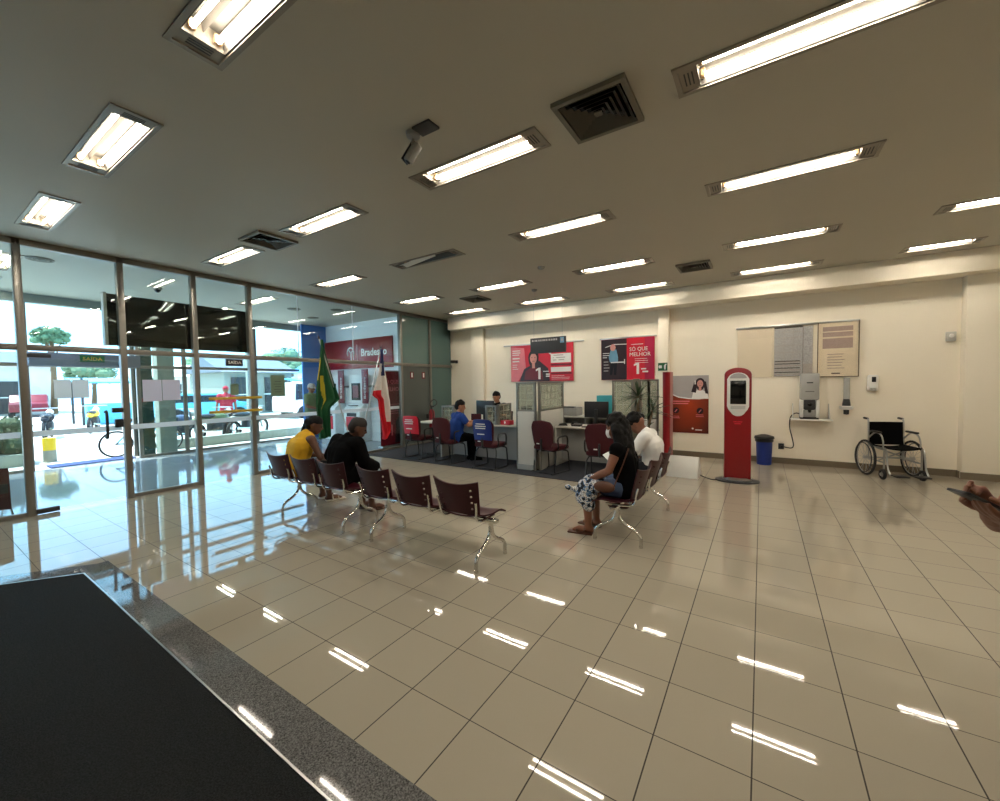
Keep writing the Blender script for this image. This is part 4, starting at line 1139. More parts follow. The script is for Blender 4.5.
# ------------------------------------------------------------------ flags
base = V((-6.42, 4.86, 0))
t = thing('flag_stand', 'flag stand on the floor holding two crossing flag poles', 'flag stand', base)
B().lathe([(0, 0), (.2, 0), (.2, .025), (.04, .05), (.035, .42), (.05, .44), (.05, .5), (0, .5)], seg=24).build('pedestal', M['steel'], t)
def flag(name, label, tip, foot, build):
    t = thing(name, label, 'flag', base)
    a, c = V(tip) - base, V(foot) - base
    b = B().tube([c, a], .011, 8); b.build('pole', M['steel'] if name != 'green_flag' else M['lgrey'], t)
    b = B(); b.sph(a, (.018, .018, .03), 8, 6); d = (a - c).normalized(); b.tube([a, a + d * .07], [.014, .002], 8); b.build('finial', M['dark'], t)
    build(t)
def drape(outline_l, outline_r, folds, amp, colfn, mats, parent, x0):
    """hanging cloth between two edge curves (Y, z), gathered in folds along X"""
    n, mN = 48, 44
    def samp(L, v):
        for (y0, z0), (y1, z1) in zip(L, L[1:]):
            if z0 >= v >= z1: 
                q = (z0 - v) / (z0 - z1) if z0 != z1 else 0
                return y0 + (y1 - y0) * q
        return L[-1][0] if v < L[-1][1] else L[0][0]
    zt = outline_l[0][1]
    zbl, zbr = outline_l[-1][1], outline_r[-1][1]
    def fn(u, v):
        zb = zbl + (zbr - zbl) * u
        z = zt + (zb - zt) * v
        yl, yr = samp(outline_l, z), samp(outline_r, z)
        f = math.sin(folds * PI * u + 1.2 * v) * amp * (.25 + .75 * v)
        return (x0 + f + .02 * math.sin(7 * v + 3 * u), yl + (yr - yl) * u + .012 * math.sin(9 * v + folds * 2 * u), z)
    bb = B(); bb.sheet(fn, n, mN, .004)
    # colour the cloth by where its dyed fields lie
    cnt = {}
    for idx, f in enumerate(bb.f):
        c = sum((V(bb.v[i]) for i in f), V()) / len(f)
        zb = 0
        v = (zt - c.z) / (zt - min(zbl, zbr)); yl, yr = samp(outline_l, c.z), samp(outline_r, c.z)
        u = (c.y - yl) / max(yr - yl, .01)
        bb.m[idx] = colfn(u, v)
    bb.v = [tuple(V(p) - base) for p in bb.v]
    return bb.build('cloth', mats, parent)
def flag_green(t):
    L = [(4.19, 2.42), (4.14, 2.1), (4.09, 1.7), (4.06, 1.2), (4.07, .95), (4.10, .70)]
    Rr = [(4.22, 2.42), (4.31, 2.05), (4.40, 1.75), (4.52, 1.38), (4.31, 1.24), (4.29, 1.0), (4.30, .72)]
    drape(L, Rr, 6, .05, lambda u, v: 1 if (abs(u - .2 - .3 * v) < .07 and .36 < v < .7) or (u < .09 and .18 < v < .42) else 0, [M['flagg'], M['flagy']], t, -6.40)
flag('green_flag', 'green flag with yellow folds drooping on a tilted pole', (-6.42, 4.17, 2.45), (-6.42, 4.84, .3), flag_green)
def flag_bahia(t):
    L = [(5.49, 2.34), (5.44, 2.05), (5.39, 1.85), (5.32, 1.62), (5.26, 1.42), (5.40, 1.34), (5.42, 1.0), (5.46, .8), (5.50, .52)]
    Rr = [(5.53, 2.34), (5.58, 2.1), (5.63, 1.85), (5.67, 1.5), (5.69, 1.2), (5.69, .9), (5.70, .66), (5.60, .56)]
    def colf(u, v):
        if v < .16: return 0
        if v < .3: return 1 if u < .4 else (0 if u < .8 else 1)
        if v < .46 and u < .6: return 1
        if u > .62 and v < .8: return 1
        return 2
    drape(L, Rr, 5, .05, colf, [M['flagb'], M['flagw'], M['flagr']], t, -6.40)
flag('striped_flag', 'white, red and blue flag drooping on a tilted pole', (-6.42, 5.52, 2.37), (-6.42, 4.9, .3), flag_bahia)

# ------------------------------------------------------------------ cash machine lobby
YL = 7.86
t = thing('bank_sign', 'long red bank sign board with white lettering over the cash machines', 'sign')
B().box((-10.42, YL - .03, 2.57), (3.6, .05, .87), .004).build('board', M['red'], t)
b = B()
for x in (-11.3, -10.6, -9.9, -9.2): b.box((x, YL - .056, 2.57), (.006, .003, .87))
b.build('seam', M['redd'], t, False)
text('Bradesco', .3, (-9.95, YL - .06, 2.5), '-y', M['paper'], t, width=1.1, bold=.006)
b = B(); cx, cz = -10.42, 2.62
b.tube([(cx + .15 * math.cos(math.radians(a)), YL - .06, cz + .15 * math.sin(math.radians(a))) for a in range(-35, 216, 10)], .022, 6)
b.box((cx + .02, YL - .06, cz - .14), (.04, .01, .22)); b.tube([(cx + .02, YL - .06, cz - .02), (cx - .08, YL - .06, cz + .08)], .016, 6); b.tube([(cx + .02, YL - .06, cz - .02), (cx + .09, YL - .06, cz + .06)], .016, 6)
b.box((cx + .3, YL - .06, 2.6), (.012, .006, .5))
b.build('emblem', M['paper'], t)
def cash_machine(label, x):
    t = thing('cash_machine', label, 'cash machine', (x, YL - .2, 0), 0, 'cash machines in the lobby')
    b = B().prism([(-.2, 0), (.2, 0), (.2, 1.95), (.0, 1.95), (.0, 1.12), (-.2, .95)], -.36, .36, 'yz', bev=.01); b.build('cabinet', M['wallw'], t)
    B().box((-.02, -.012, 1.45), (.38, .03, .5), .006).build('screen', M['blackgl'], t)
    b = B().box((-.02, -.03, 1.45), (.26, .01, .36)); b.build('display', M['redd'], t, False)
    b = B(); b.box((-.02, -.1, 1.045), (.36, .12, .02)); b.build('keypad', M['black'], t, False)
    b = B(); b.box((0, -.205, .78), (.42, .015, .1)); b.build('cash_slot', M['black'], t, False)
    b = B(); b.box((0, -.205, .52), (.5, .012, .4)); b.build('lower_panel', M['redp'], t, False)
cash_machine('cash machine behind the glass just right of the green flag', -11.15)
cash_machine('cash machine behind the glass just left of the striped flag', -10.0)
for x, lab in ((-10.56, 'dark red vertical sign blade between the two cash machines'), (-9.47, 'dark red vertical sign blade right of the second cash machine')):
    t = thing('sign_blade', lab, 'sign', (x, YL - .32, 1.6))
    B().box((0, 0, 0), (.26, .03, .98), .004).build('panel', M['redd'], t)
    text('Bradesco', .12, (.04, -.018, -.36), '-y', M['paper'], t, width=.62, rot=PI / 2)
    B().box((0, .16, 0), (.04, .3, .06)).build('arm', M['grey'], t, False)
t = thing('roll_up_banner', 'dark red roll-up banner reading SÓ QUE MELHOR behind the glass', 'banner')
B().box((-8.15, 7.36, 1.0), (.012, .86, 1.96)).build('sheet', M['redd'], t, False)
B().box((-8.15, 7.36, .03), (.16, .9, .06), .01).build('base', M['steel'], t); B().box((-8.15, 7.36, 1.99), (.025, .88, .03)).build('top_rail', M['steel'], t, False)
text('SÓ QUE', .15, (-8.142, 7.06, 1.66), '+x', M['pink'], t, width=.5); text('MELHOR', .15, (-8.142, 7.06, 1.47), '+x', M['pink'], t, width=.6)
text('1', .42, (-8.142, 7.2, .3), '+x', M['pink'], t, name='numeral')
b = B()
for k in range(5): b.box((-8.142, 7.4, 1.12 - .06 * k), (.003, .5 - .06 * (k % 2), .012))
b.mi = 1; b.sph((-8.143, 7.62, .92), (.004, .1, .13)); b.prism([(7.4, .1), (7.76, .1), (7.76, .72), (7.66, .8), (7.56, .8), (7.44, .66)], -8.144, -8.141, 'yz')
b.build('print', [M['pink'], M['darkp']], t, False)
t = thing('lobby_chair', 'dark red and black chair beyond the glass at the far left edge', 'chair', (-8.32, .62, 0), .1)
B().sheet(lambda u, v: (.2 - .03 * v, -.23 + .46 * u, .10 + .53 * v - .02 * (2 * u - 1) ** 2), 8, 8, .05).build('backrest', M['burgf'], t)
b = B(); b.box((.228, 0, .36), (.012, .42, .12), .004); b.build('dark_band', M['black'], t)
B().box((0, 0, .26), (.44, .46, .06), .02).build('seat', M['burgf'], t)
for sx in (-1, 1):
    for sy in (-1, 1): B().tube([(sx * .18, sy * .2, .24), (sx * .21, sy * .24, 0)], .012).build('leg', M['chrome'], t)
# ------------------------------------------------------------------ people
def lerp(a, b, t): return V(a) * (1 - t) + V(b) * t
def hand(wrist, d, n, side, curl=.5, s=1., thumb=.6, tpts=None):
    """palm, four jointed fingers and a thumb; d along the hand, n palm side, side toward the thumb"""
    d, n, side = V(d).normalized(), V(n).normalized(), V(side).normalized()
    out = []
    k0 = V(wrist)
    for q in (-.027, -.009, .009, .027):
        out.append([(k0 + side * q * .7, .016 * s), (k0 + d * .05 * s + side * q, .0155 * s), (k0 + d * .088 * s + side * q * 1.05, .0125 * s)])
    for q, L, c in ((.029, .92, .9), (.010, 1.05, 1.), (-.010, .98, 1.05), (-.029, .78, 1.15)):
        p = k0 + d * .088 * s + side * q * 1.05; a = 0; ch = [(p, .0108 * s)]
        for i, l in enumerate((.042, .027, .021)):
            a += curl * c * (.55, .75, .5)[i]
            dd = d * math.cos(a) + n * math.sin(a)
            p = p + dd * l * L * s; ch.append((p, (.0098, .009, .0078)[i] * s))
        out.append(ch)
    p = k0 + d * .022 * s + side * .03 * s
    dt = (side * .75 + d * .65 + n * .25 * thumb).normalized()
    ch = [(k0 + d * .015 * s + side * .018 * s, .016 * s), (p + dt * .02 * s, .0135 * s)]
    p = p + dt * .035 * s; ch.append((p, .0115 * s)); dt = (dt + d * .5 + n * .5 * thumb).normalized(); p = p + dt * .03 * s; ch.append((p, .0095 * s))
    if tpts: ch = [(V(q), r) for q, r in tpts]
    out.append(ch)
    return out

def head_blobs(c, f, u, s=1.):
    """skull, jaw, nose, brow, ears round head centre c, facing f"""
    c, f, u = V(c), V(f).normalized(), V(u).normalized(); r = f.cross(u).normalized(); u = r.cross(f).normalized()
    P = lambda a, b_, d: c + (r * a + f * b_ + u * d) * s
    out = [[(P(0, -.012, .035), .088 * s), (P(0, .02, .03), .08 * s)], [(P(0, -.035, .015), .08 * s), (P(0, .03, -.01), .072 * s)],
           [(P(0, .025, -.04), .062 * s), (P(0, .048, -.085), .034 * s)], [(P(-.03, .03, -.05), .042 * s), (P(.03, .03, -.05), .042 * s)],
           [(P(0, .094, .015), .011 * s), (P(0, .112, -.022), .0145 * s)], [(P(-.035, .085, .03), .012 * s), (P(.035, .085, .03), .012 * s)],
           [(P(-.02, .088, -.056), .011 * s), (P(.02, .088, -.056), .011 * s)], [(P(-.014, .09, -.07), .010 * s), (P(.014, .09, -.07), .010 * s)]]
    for q in (-1, 1): out.append([(P(q * .083, -.008, .018), .016 * s), (P(q * .082, -.008, -.022), .012 * s)])
    eyes = [P(q * .033, .088, .008) for q in (-1, 1)]
    return out, eyes, P

def person(label, loc, rz, J, skin, voxel=.013, hands=(None, None), wear=(), hair=None, feet=None, group=None, hd_r=1., name='person'):
    t = thing(name, label, 'person', loc, rz, group)
    b = B(); g = {k: V(v) for k, v in J.items()}
    def ch(*pr): b.chain(*pr)
    pel, che, nk = g['pel'], g['che'], g['neck']; sx = (g['sr'] - g['sl']).normalized()
    wide = J.get('w', 1.) if not isinstance(J.get('w', 1.), V) else 1.
    for q in (-.065, .065): ch((pel + sx * q, .105), (lerp(pel, che, .5) + sx * q * .75, .098), (che + sx * q * 1.1, .103), (lerp(che, nk, .6) + sx * q * .9, .07))
    ch((che, .11), (lerp(che, nk, .7), .075), (nk, .056), (lerp(nk, g['head'], .6), .052))
    for s_, k, h in (('l', -1, 0), ('r', 1, 1)):
        sh, el, wr = g['s' + s_], g['e' + s_], g['h' + s_]
        ch((lerp(che, nk, .55) + sx * k * .09, .062), (sh, .058), (lerp(sh, el, .4), .05), (el, .04), (lerp(el, wr, .35), .041), (wr, .027))
        hp, kn, an, to = g['p' + s_], g['k' + s_], g['a' + s_], g['t' + s_]
        ch((hp, .098), (lerp(hp, kn, .45), .083), (kn, .056), (lerp(kn, an, .3), .056), (an, .037))
        heel = an - (to - an).normalized() * .035; heel.z = min(an.z, to.z + .02)
        ch((an, .036), (heel, .032)); ch((heel, .03), (lerp(an, to, .6), .033), (to, .022))
        hs = hands[h]
        if hs is None:
            d = (wr - el).normalized(); hs = dict(d=d, n=(-V((0, 0, 1))) if abs(d.z) < .8 else V((0, 1, 0)), side=V((-k, .3, 0)))
        for c in hand(wr, hs['d'], hs['n'], hs['side'], hs.get('curl', .45), hs.get('s', 1.), hs.get('thumb', .6), hs.get('tpts')): b.chain(*c)
    f, u = V(J.get('face', (0, 1, 0))), V(J.get('crown', (0, 0, 1)))
    hb, eyes, P = head_blobs(g['head'], f, u, hd_r)
    for c in hb: b.chain(*c)
    blend(b, 'body', skin, t, voxel)
    for e in eyes: B().sph(e, .0105, 8, 6).build('eye', M['eye'], t)
    if hair: hair(t, P, g)
    for nm, m, chains, vx in (w(g, sx) for w in wear):
        bb = B()
        for c in chains: bb.chain(*c)
        blend(bb, nm, m, t, vx or voxel)
    if feet:
        for s_ in 'lr':
            an, to = g['a' + s_], g['t' + s_]; d = (to - an); d.z = 0; d.normalize()
            bb = B(); c = lerp(an, to, .55); ang = math.atan2(d.y, d.x)
            if feet[1] == 'sandal':
                bb.box((c.x, c.y, .010), (.265, .095, .02), .009, rz=ang)
                q = V((-d.y, d.x, 0))
                for w0 in (.25, .75):
                    m_ = lerp(an, to, w0); bb.tube(smoothpts([m_ + q * .048 + V((0, 0, .015 - m_.z)), m_ + V((0, 0, .062 - m_.z + .02 * (w0 < .5))), m_ - q * .048 + V((0, 0, .015 - m_.z))], 5), .009, 6)
                bb.build('sandal', feet[0], t)
            else:
                heel = an - d * .045; bb.chain((V((heel.x, heel.y, .045)), .043), (V((c.x, c.y, .045)), .045), (V((to.x, to.y, .036)), .036)); bb.chain((V((an.x, an.y, .09)), .045), (V((an.x, an.y, .05)), .045))
                blend(bb, 'shoe', feet[0], t, .012)
    return t
def top(m, sleeve=.45, off=.014, hem=0., name='shirt', vx=None, long=False, strap=False):
    def f(g, sx):
        pel, che, nk = g['pel'], g['che'], g['neck']; L = []
        lo = pel - V((0, 0, hem))
        for q in (-.07, 0, .07): L.append([(lo + sx * q, .108 + off), (lerp(pel, che, .5) + sx * q * .8, .1 + off), (che + sx * q * 1.1, .105 + off), (lerp(che, nk, .55) + sx * q * .8, .07 + off)])
        L.append([(lerp(che, nk, .6), .08 + off), (lerp(che, nk, .95), .05 + off)])
        for s_, k in (('l', -1), ('r', 1)):
            sh, el, wr = g['s' + s_], g['e' + s_], g['h' + s_]
            if sleeve > 0 or long:
                c = [(lerp(che, nk, .55) + sx * k * .08, .064 + off), (sh, .06 + off), (lerp(sh, el, .4 if sleeve > .4 or long else sleeve), .052 + off)]
                if sleeve > .4 and not long: c.append((lerp(sh, el, sleeve), .05 + off))
                if long: c += [(el, .043 + off), (lerp(el, wr, .4), .042 + off), (lerp(el, wr, .93), .03 + off)]
                L.append(c)
            else:
                L.append([(lerp(che, nk, .5) + sx * k * .07, .066 + off), (lerp(che, nk, .75) + sx * k * .09, .046 + off)])
        return name, m, L, vx
    return f
def legs(m, upto=1.9, off=.012, name='trousers', flare=0.):
    def f(g, sx):
        L = [[(g['pel'] + sx * -.06, .108 + off), (g['pel'] + sx * .06, .108 + off)]]
        for s_ in 'lr':
            hp, kn, an = g['p' + s_], g['k' + s_], g['a' + s_]
            c = [(hp, .1 + off), (lerp(hp, kn, .45 if upto > .45 else upto), .085 + off)]
            if upto >= 1: c += [(kn, .06 + off)]
            elif upto > .45: c += [(lerp(hp, kn, upto), .07 + off + flare)]
            if upto > 1: c += [(lerp(kn, an, .3), .057 + off), (lerp(kn, an, upto - 1), .042 + off + flare)]
            L.append(c)
        return name, m, L, None
    return f
def sit(lean=0., side=0., headf=(0, 1, 0), kneeY=.42, spread=.12, shl=.185, el=None, er=None, hl=None, hr=None, hdx=0., hdy=.05, hdz=.135, slump=0., crown=(0, 0, 1), ay=.02, tz=1.0):
    pel = V((0, 0, .545)); a = lean
    up_ = V((math.sin(side), math.sin(a), math.cos(a) * math.cos(side))).normalized()
    che = pel + up_ * .30 * tz; up2 = V((math.sin(side * 1.2), math.sin(a + slump), math.cos(a + slump))).normalized()
    nk = che + up2 * .215 * tz; sx = V((math.cos(side), 0, -math.sin(side)))
    s0 = che + up2 * .145 * tz
    J = dict(pel=pel, che=che, neck=nk, head=nk + V((hdx, hdy, hdz)), sl=s0 - sx * shl, sr=s0 + sx * shl, face=headf, crown=crown)
    for s_, k in (('l', -1), ('r', 1)):
        J['p' + s_] = V((k * .09, .03, .535)); J['k' + s_] = V((k * spread, kneeY, .50)); J['a' + s_] = V((k * (spread + .005), kneeY + ay, .085)); J['t' + s_] = V((k * (spread + .03), kneeY + ay + .155, .03))
    J['el'] = el or J['sl'] + V((-.05, .06, -.27)); J['er'] = er or J['sr'] + V((.05, .06, -.27))
    J['hl'] = hl or V((-.1, .32, .62)); J['hr'] = hr or V((.1, .32, .62))
    return {k: (V(v) if k != 'w' else v) for k, v in J.items()}
def short_hair(m, cut=.015, crown_only=False):
    def h(t, P, g):
        b = B(); b.chain((P(0, -.02, .048), .093), (P(0, .012, .062), .084)); b.chain((P(0, -.05, .0), .078), (P(0, -.03, .05), .09))
        if not crown_only: b.chain((P(0, .05, .085), .045), (P(0, .0, .1), .06))
        blend(b, 'hair', m, t, .012, 2)
    return h
def curly(m, long=False):
    rr = random.Random(5)
    def h(t, P, g):
        b = B(); b.chain((P(0, -.02, .05), .098), (P(0, .01, .06), .09))
        for k in range(46):
            a, e = rr.uniform(0, 2 * PI), rr.uniform(-.1, 1.5)
            if math.sin(a) > .55 and e < .6: continue
            b.sph(P(.092 * math.cos(a) * math.cos(e), -.02 + .1 * math.sin(a) * math.cos(e), .04 + .105 * math.sin(e)), rr.uniform(.02, .034), 8, 6)
        if long:
            for k in range(60):
                q = rr.random(); a = rr.uniform(-1, 1)
                b.sph(P(a * (.115 - .02 * q), -.06 - .03 * math.cos(a * 1.5) - .05 * q, .05 - .40 * q), rr.uniform(.032, .05), 8, 6)
            for a in (-.07, 0, .07): b.chain((P(a, -.06, .0), .06), (P(a, -.09, -.18), .058), (P(a * .9, -.115, -.33), .04))
        blend(b, 'hair', m, t, .012, 1)
    return h

# two people on the left bench, seen from behind
BY = 2.99
def braid(t, P, g):
    b = B(); b.chain((P(0, -.02, .048), .094), (P(0, .012, .058), .086)); b.chain((P(0, -.055, .0), .076), (P(0, -.03, .05), .09)); b.sph(P(0, -.1, .03), .05)
    p = [P(0, -.12, .0), P(-.04, -.13, -.1), P(-.13, -.13, -.22), P(-.22, -.12, -.35), P(-.27, -.1, -.47)]
    b.chain(*[(q, .026 - .003 * i) for i, q in enumerate(smoothpts(p, 3)[::2])])
    blend(b, 'braided_hair', M['hair'], t, .011, 1)
J = sit(tz=.87, lean=.30, side=-.02, slump=.25, headf=(.45, .8, -.3), crown=(.05, .25, 1), kneeY=.38, spread=.10, shl=.205, hdx=.05, hdy=.08, hdz=.115, el=V((-.27, .2, .62)), er=V((.31, .20, .66)), hl=V((-.08, .38, .64)), hr=V((.12, .40, .62)))
person('seated person in a bright yellow top with long dark braid', (-5.24, BY + .01, 0), -.15, J, M['skind'], wear=(top(M['ytop'], 0, off=.04, name='top'), legs(M['denimd'], 1.35)), hair=braid, feet=(M['sandal'], 'sandal'))
J = sit(tz=.88, lean=.26, side=.03, slump=.25, headf=(.55, .75, -.35), crown=(.25, .25, 1), kneeY=.38, spread=.09, shl=.2, hdx=.09, hdy=.06, hdz=.115, el=V((-.36, .12, .72)), er=V((.27, .18, .68)), hl=V((-.40, .34, .62)), hr=V((.17, .42, .58)))
person('seated person all in black with close cropped hair, leaning on the bench', (-4.31, BY + .01, 0), -.05, J, M['skind'], wear=(top(M['blackc'], .9, long=True, name='jacket', hem=.06, off=.038), legs(M['blackc'], 1.55, off=.03, name='trousers')), hair=short_hair(M['hairg'], crown_only=True), feet=(M['leather'], 'sandal'))

# the side-on bench, facing the glass front: local +Y turns to world -X
J = sit(lean=.12, slump=.14, headf=(.35, .9, -.12), kneeY=.40, spread=.12, shl=.17, hdx=.02, hdy=.05, hdz=.14, el=V((-.25, .12, .72)), er=V((.23, .1, .7)), hl=V((-.15, .34, .60)), hr=V((.12, .36, .60)), ay=-.02, tz=.88)
w = person('seated woman in a black sleeveless top with long dark curly hair and face mask', (-1.145, 4.16, 0), PI / 2, J, M['skin'], wear=(top(M['blackc'], .12, name='black_top', off=.016, hem=.02), legs(M['denim'], .42, name='denim_shorts')), hair=curly(M['hair'], True), feet=(M['leather'], 'sandal'))
hc = J['head']; f = V(J['face']).normalized(); b = B()
rr_ = f.cross(V((0, 0, 1))).normalized(); u_ = rr_.cross(f)
b.sheet(lambda u, v: hc + f * (.108 - .16 * (u - .5) ** 2 * 2.2 + .02 * math.sin(PI * v)) + rr_ * ((u - .5) * .14) + u_ * (-.10 + .095 * v), 8, 6, .004)
b.build('face_mask', M['whitec'], w)
def floral():
    m = bpy.data.materials.new('floral_cloth'); k = NT(m); bs = k.n('ShaderNodeBsdfPrincipled'); tc = k.n('ShaderNodeTexCoord')
    vo = k.n('ShaderNodeTexNoise'); vo.inputs['Scale'].default_value = 26; vo.inputs['Detail'].default_value = 1; k.l(tc.outputs['Object'], vo.inputs['Vector'])
    cr = k.n('ShaderNodeValToRGB'); cr.color_ramp.interpolation = 'CONSTANT'
    for i, (p, c) in enumerate(((0, (30, 34, 44)), (.42, (86, 120, 160)), (.5, (226, 228, 230)), (.58, (60, 66, 80)), (.63, (232, 230, 228)))):
        e = cr.color_ramp.elements[i] if i < 2 else cr.color_ramp.elements.new(p)
        e.position = p; e.color = lin(c)
    k.l(vo.outputs[0], cr.inputs[0]); k.l(cr.outputs[0], bs.inputs['Base Color']); bs.inputs['Roughness'].default_value = .85; k.l(bs.outputs[0], k.out.inputs[0]); return m
b = B(); b.chain(((-.14, .30, .60), .085), ((-.16, .42, .56), .1), ((-.16, .44, .46), .1), ((-.15, .40, .37), .07)); b.chain(((.02, .32, .60), .08), ((.0, .43, .565), .1), ((-.02, .44, .46), .09), ((-.06, .42, .38), .06)); b.chain(((-.14, .44, .5), .1), ((.0, .45, .5), .1)); b.chain(((-.16, .5, .53), .04), ((-.2, .57, .53), .025), ((-.24, .6, .56), .03))
o = blend(b, 'cloth_bag', floral(), None, .012, 2, (-1.11, 4.16, -.05), PI / 2); tag(o, 'blue and white floral cloth bundle resting over the knees of the woman in black', 'bag')
b = B(); b.chain(((-.235, .2, .55), .028), ((-.24, .3, .555), .03)); b = B(); b.sph((-.235, .17, .555), (.035, .11, .06), 14, 10); b.tube(smoothpts([(-.235, .07, .57), (-.215, .05, .64), (-.19, .0, .78), (-.15, -.05, .95)], 5), .007); o = b.build('handbag', M['leather'], None, loc=(-1.145, 4.16, 0), rz=PI / 2); tag(o, 'small brown leather bag at the hip of the woman in black', 'bag')
J = sit(tz=.9, lean=.05, slump=.42, headf=(.1, .75, -.65), crown=(0, .55, .8), kneeY=.40, spread=.11, shl=.19, hdx=0, hdy=.10, hdz=.085, el=V((-.25, .26, .62)), er=V((.25, .26, .62)), hl=V((-.09, .40, .66)), hr=V((.1, .40, .66)), ay=-.05)
person('seated young man in a white T-shirt bowing over his phone', (-1.115, 5.2, 0), PI / 2, J, M['skin'], wear=(top(M['whitec'], .75, off=.02, name='white_shirt'), legs(M['denimd'], 1.85)), hair=curly(M['hair']), feet=(M['leather'], 'shoe'))
b = B(); b.box((0, 0, 0), (.075, .15, .01), .004); o = b.build('mobile_phone', M['dark'], None, loc=(-1.59, 5.2, .70), rz=PI / 2); o.rotation_euler = (.5, 0, PI / 2); tag(o, 'dark mobile phone in the hands of the man in white', 'phone')
b = B(); b.sheet(lambda u, v: ((u - .5) * .21, (v - .5) * .29, .02 * math.sin(PI * u)), 6, 6, .004); o = b.build('papers', M['paper'], None, loc=(-1.58, 5.1, .655)); o.rotation_euler = (.15, -.25, .6); tag(o, 'white folded papers lying on the lap of the man in white', 'paper')

# customer and clerk at the left desk
J = sit(tz=.92, lean=.12, slump=.05, headf=(.4, .9, -.15), kneeY=.36, spread=.08, shl=.18, hdy=.04, hdz=.135, er=V((.27, .16, .78)), el=V((-.25, .14, .76)), hr=V((.16, .40, .82)), hl=V((-.1, .42, .82)), ay=.0)
person('seated customer in a blue shirt with short black hair at the left desk', (-5.30, 6.47, 0), -.45, J, M['skinl'], wear=(top(M['bluec'], .55, name='blue_shirt', off=.02), legs(M['blackc'], 1.9)), hair=short_hair(M['hair']), feet=(M['blackc'], 'shoe'))
J = sit(lean=.1, slump=.08, headf=(.15, .95, -.25), kneeY=.38, spread=.12, shl=.19, hl=V((-.2, .36, .8)), hr=V((.2, .36, .8)))
person('clerk with short dark hair sitting behind the left monitor', (-5.42, 8.32, .1), PI - .05, J, M['skinl'], wear=(top(M['blackc'], .6, name='shirt'), legs(M['denimd'], 1.9)), hair=short_hair(M['hair']), feet=(M['blackc'], 'shoe'))
t = thing('clerk_chair', 'black clerk chair behind the left desk under the clerk', 'chair', (-5.42, 8.33, .01), PI)
B().box((0, 0, .50), (.48, .46, .08), .03).build('seat', M['blackc'], t)
B().sheet(lambda u, v: ((u - .5) * .42, -.25 - .04 * v + .04 * (2 * u - 1) ** 2, .6 + .32 * v), 8, 6, .05).build('backrest', M['blackc'], t)
b = B(); b.tube([(0, 0, .47), (0, 0, .1)], .03); b.tube(smoothpts([(0, -.1, .47), (0, -.27, .5), (0, -.29, .7)], 4), .02); b.build('column', M['black'], t)
for k in range(5):
    a = 2 * PI * k / 5; b = B().tube([(0, 0, .1), (.28 * math.cos(a), .28 * math.sin(a), .06)], .018); b.sph((.28 * math.cos(a), .28 * math.sin(a), .027), .027); b.build('base_arm', M['black'], t)

# standing figures
def stand(hl, hr, el, er, headf=(0, 1, 0), hgt=1.0, step=.03, crown=(0, 0, 1), hd=(0, .03, .14)):
    J = dict(pel=(0, 0, .95), che=(0, .01, 1.24), neck=(0, 0, 1.47), sl=(-.19, 0, 1.40), sr=(.19, 0, 1.40), face=headf, crown=crown)
    J['head'] = V(J['neck']) + V(hd)
    for s_, k in (('l', -1), ('r', 1)):
        J['p' + s_] = (k * .09, 0, .93); J['k' + s_] = (k * .1, .02 + k * step, .50); J['a' + s_] = (k * .11, -.02 + k * step * 1.5, .085); J['t' + s_] = (k * .13, .14 + k * step * 1.5, .03)
    J.update(el=el, er=er, hl=hl, hr=hr)
    return {k: V(v) * (hgt if k not in ('face', 'crown') else 1) for k, v in J.items()}
def capped(m):
    def h(t, P, g):
        b = B(); b.chain((P(0, -.02, .055), .094), (P(0, .015, .06), .09)); b.chain((P(0, .09, .05), .03), (P(0, .14, .04), .02)); b.chain((P(-.05, .08, .05), .02), (P(.05, .08, .05), .02))
        blend(b, 'cap', m, t, .012)
    return h
J = stand((-.1, .34, 1.08), (.14, .32, 1.05), (-.26, .06, 1.12), (.26, .04, 1.12), headf=(.1, 1, -.2), hgt=.97)
person('person in an olive shirt, cap and jeans standing by the blue column', (-10.35, 6.42, 0), -1.1, J, M['skin'], wear=(top(M['olive'], .6, off=.022, hem=.04), legs(M['denim'], 1.92)), hair=capped(M['greyp']), feet=(M['leather'], 'shoe'))
J = stand((-.3, .1, .85), (.3, .1, .85), (-.27, -.02, 1.12), (.27, -.02, 1.12), hgt=.96)
person('person in a red shirt and pink hat standing out on the pavement', (-15.6, 6.55, 0), 1.2, J, M['skin'], wear=(top(M['redc'], .6, off=.03, hem=.08), legs(M['denimd'], 1.9)), hair=capped(M['redc']), feet=(M['blackc'], 'shoe'))
# ------------------------------------------------------------------ person at the right edge holding a phone
hp = V((0, 0, H)) + (fw + rt * ((976 - 500) / FPX) - up * ((503 - 400.5) / FPX)) * 1.40
face2 = -r0
rzp = math.atan2(face2.y, face2.x) - PI / 2
dist = .60
pl = V((hp.x, hp.y, 0)) - face2 * dist
zh = hp.z
pt = dict(c=V((0, dist, zh + .012)), d=V((0, .90, .43)).normalized())
J = stand((-.055, dist - .12, zh - .075), (.10, dist - .10, zh + .0), (-.27, .03, 1.08), (.29, .05, 1.10), headf=(0, .85, -.5), hd=(0, .05, .13), hgt=1.0)
J['hl'] = V((-.03, dist - .135, zh - .085)); J['hr'] = V((.075, dist - .135, zh - .03)); J['el'] = V((-.17, .28, 1.0)); J['er'] = V((.2, .27, 1.02))
hl = dict(d=(.10, .90, .40), n=(.1, -.40, .9), side=(-1, .1, .05), curl=.34, tpts=[((-.055, dist - .115, zh - .065), .018), ((-.066, dist - .075, zh - .03), .0145), ((-.056, dist - .045, zh + .006), .0118), ((-.03, dist - .018, zh + .022), .0098)])
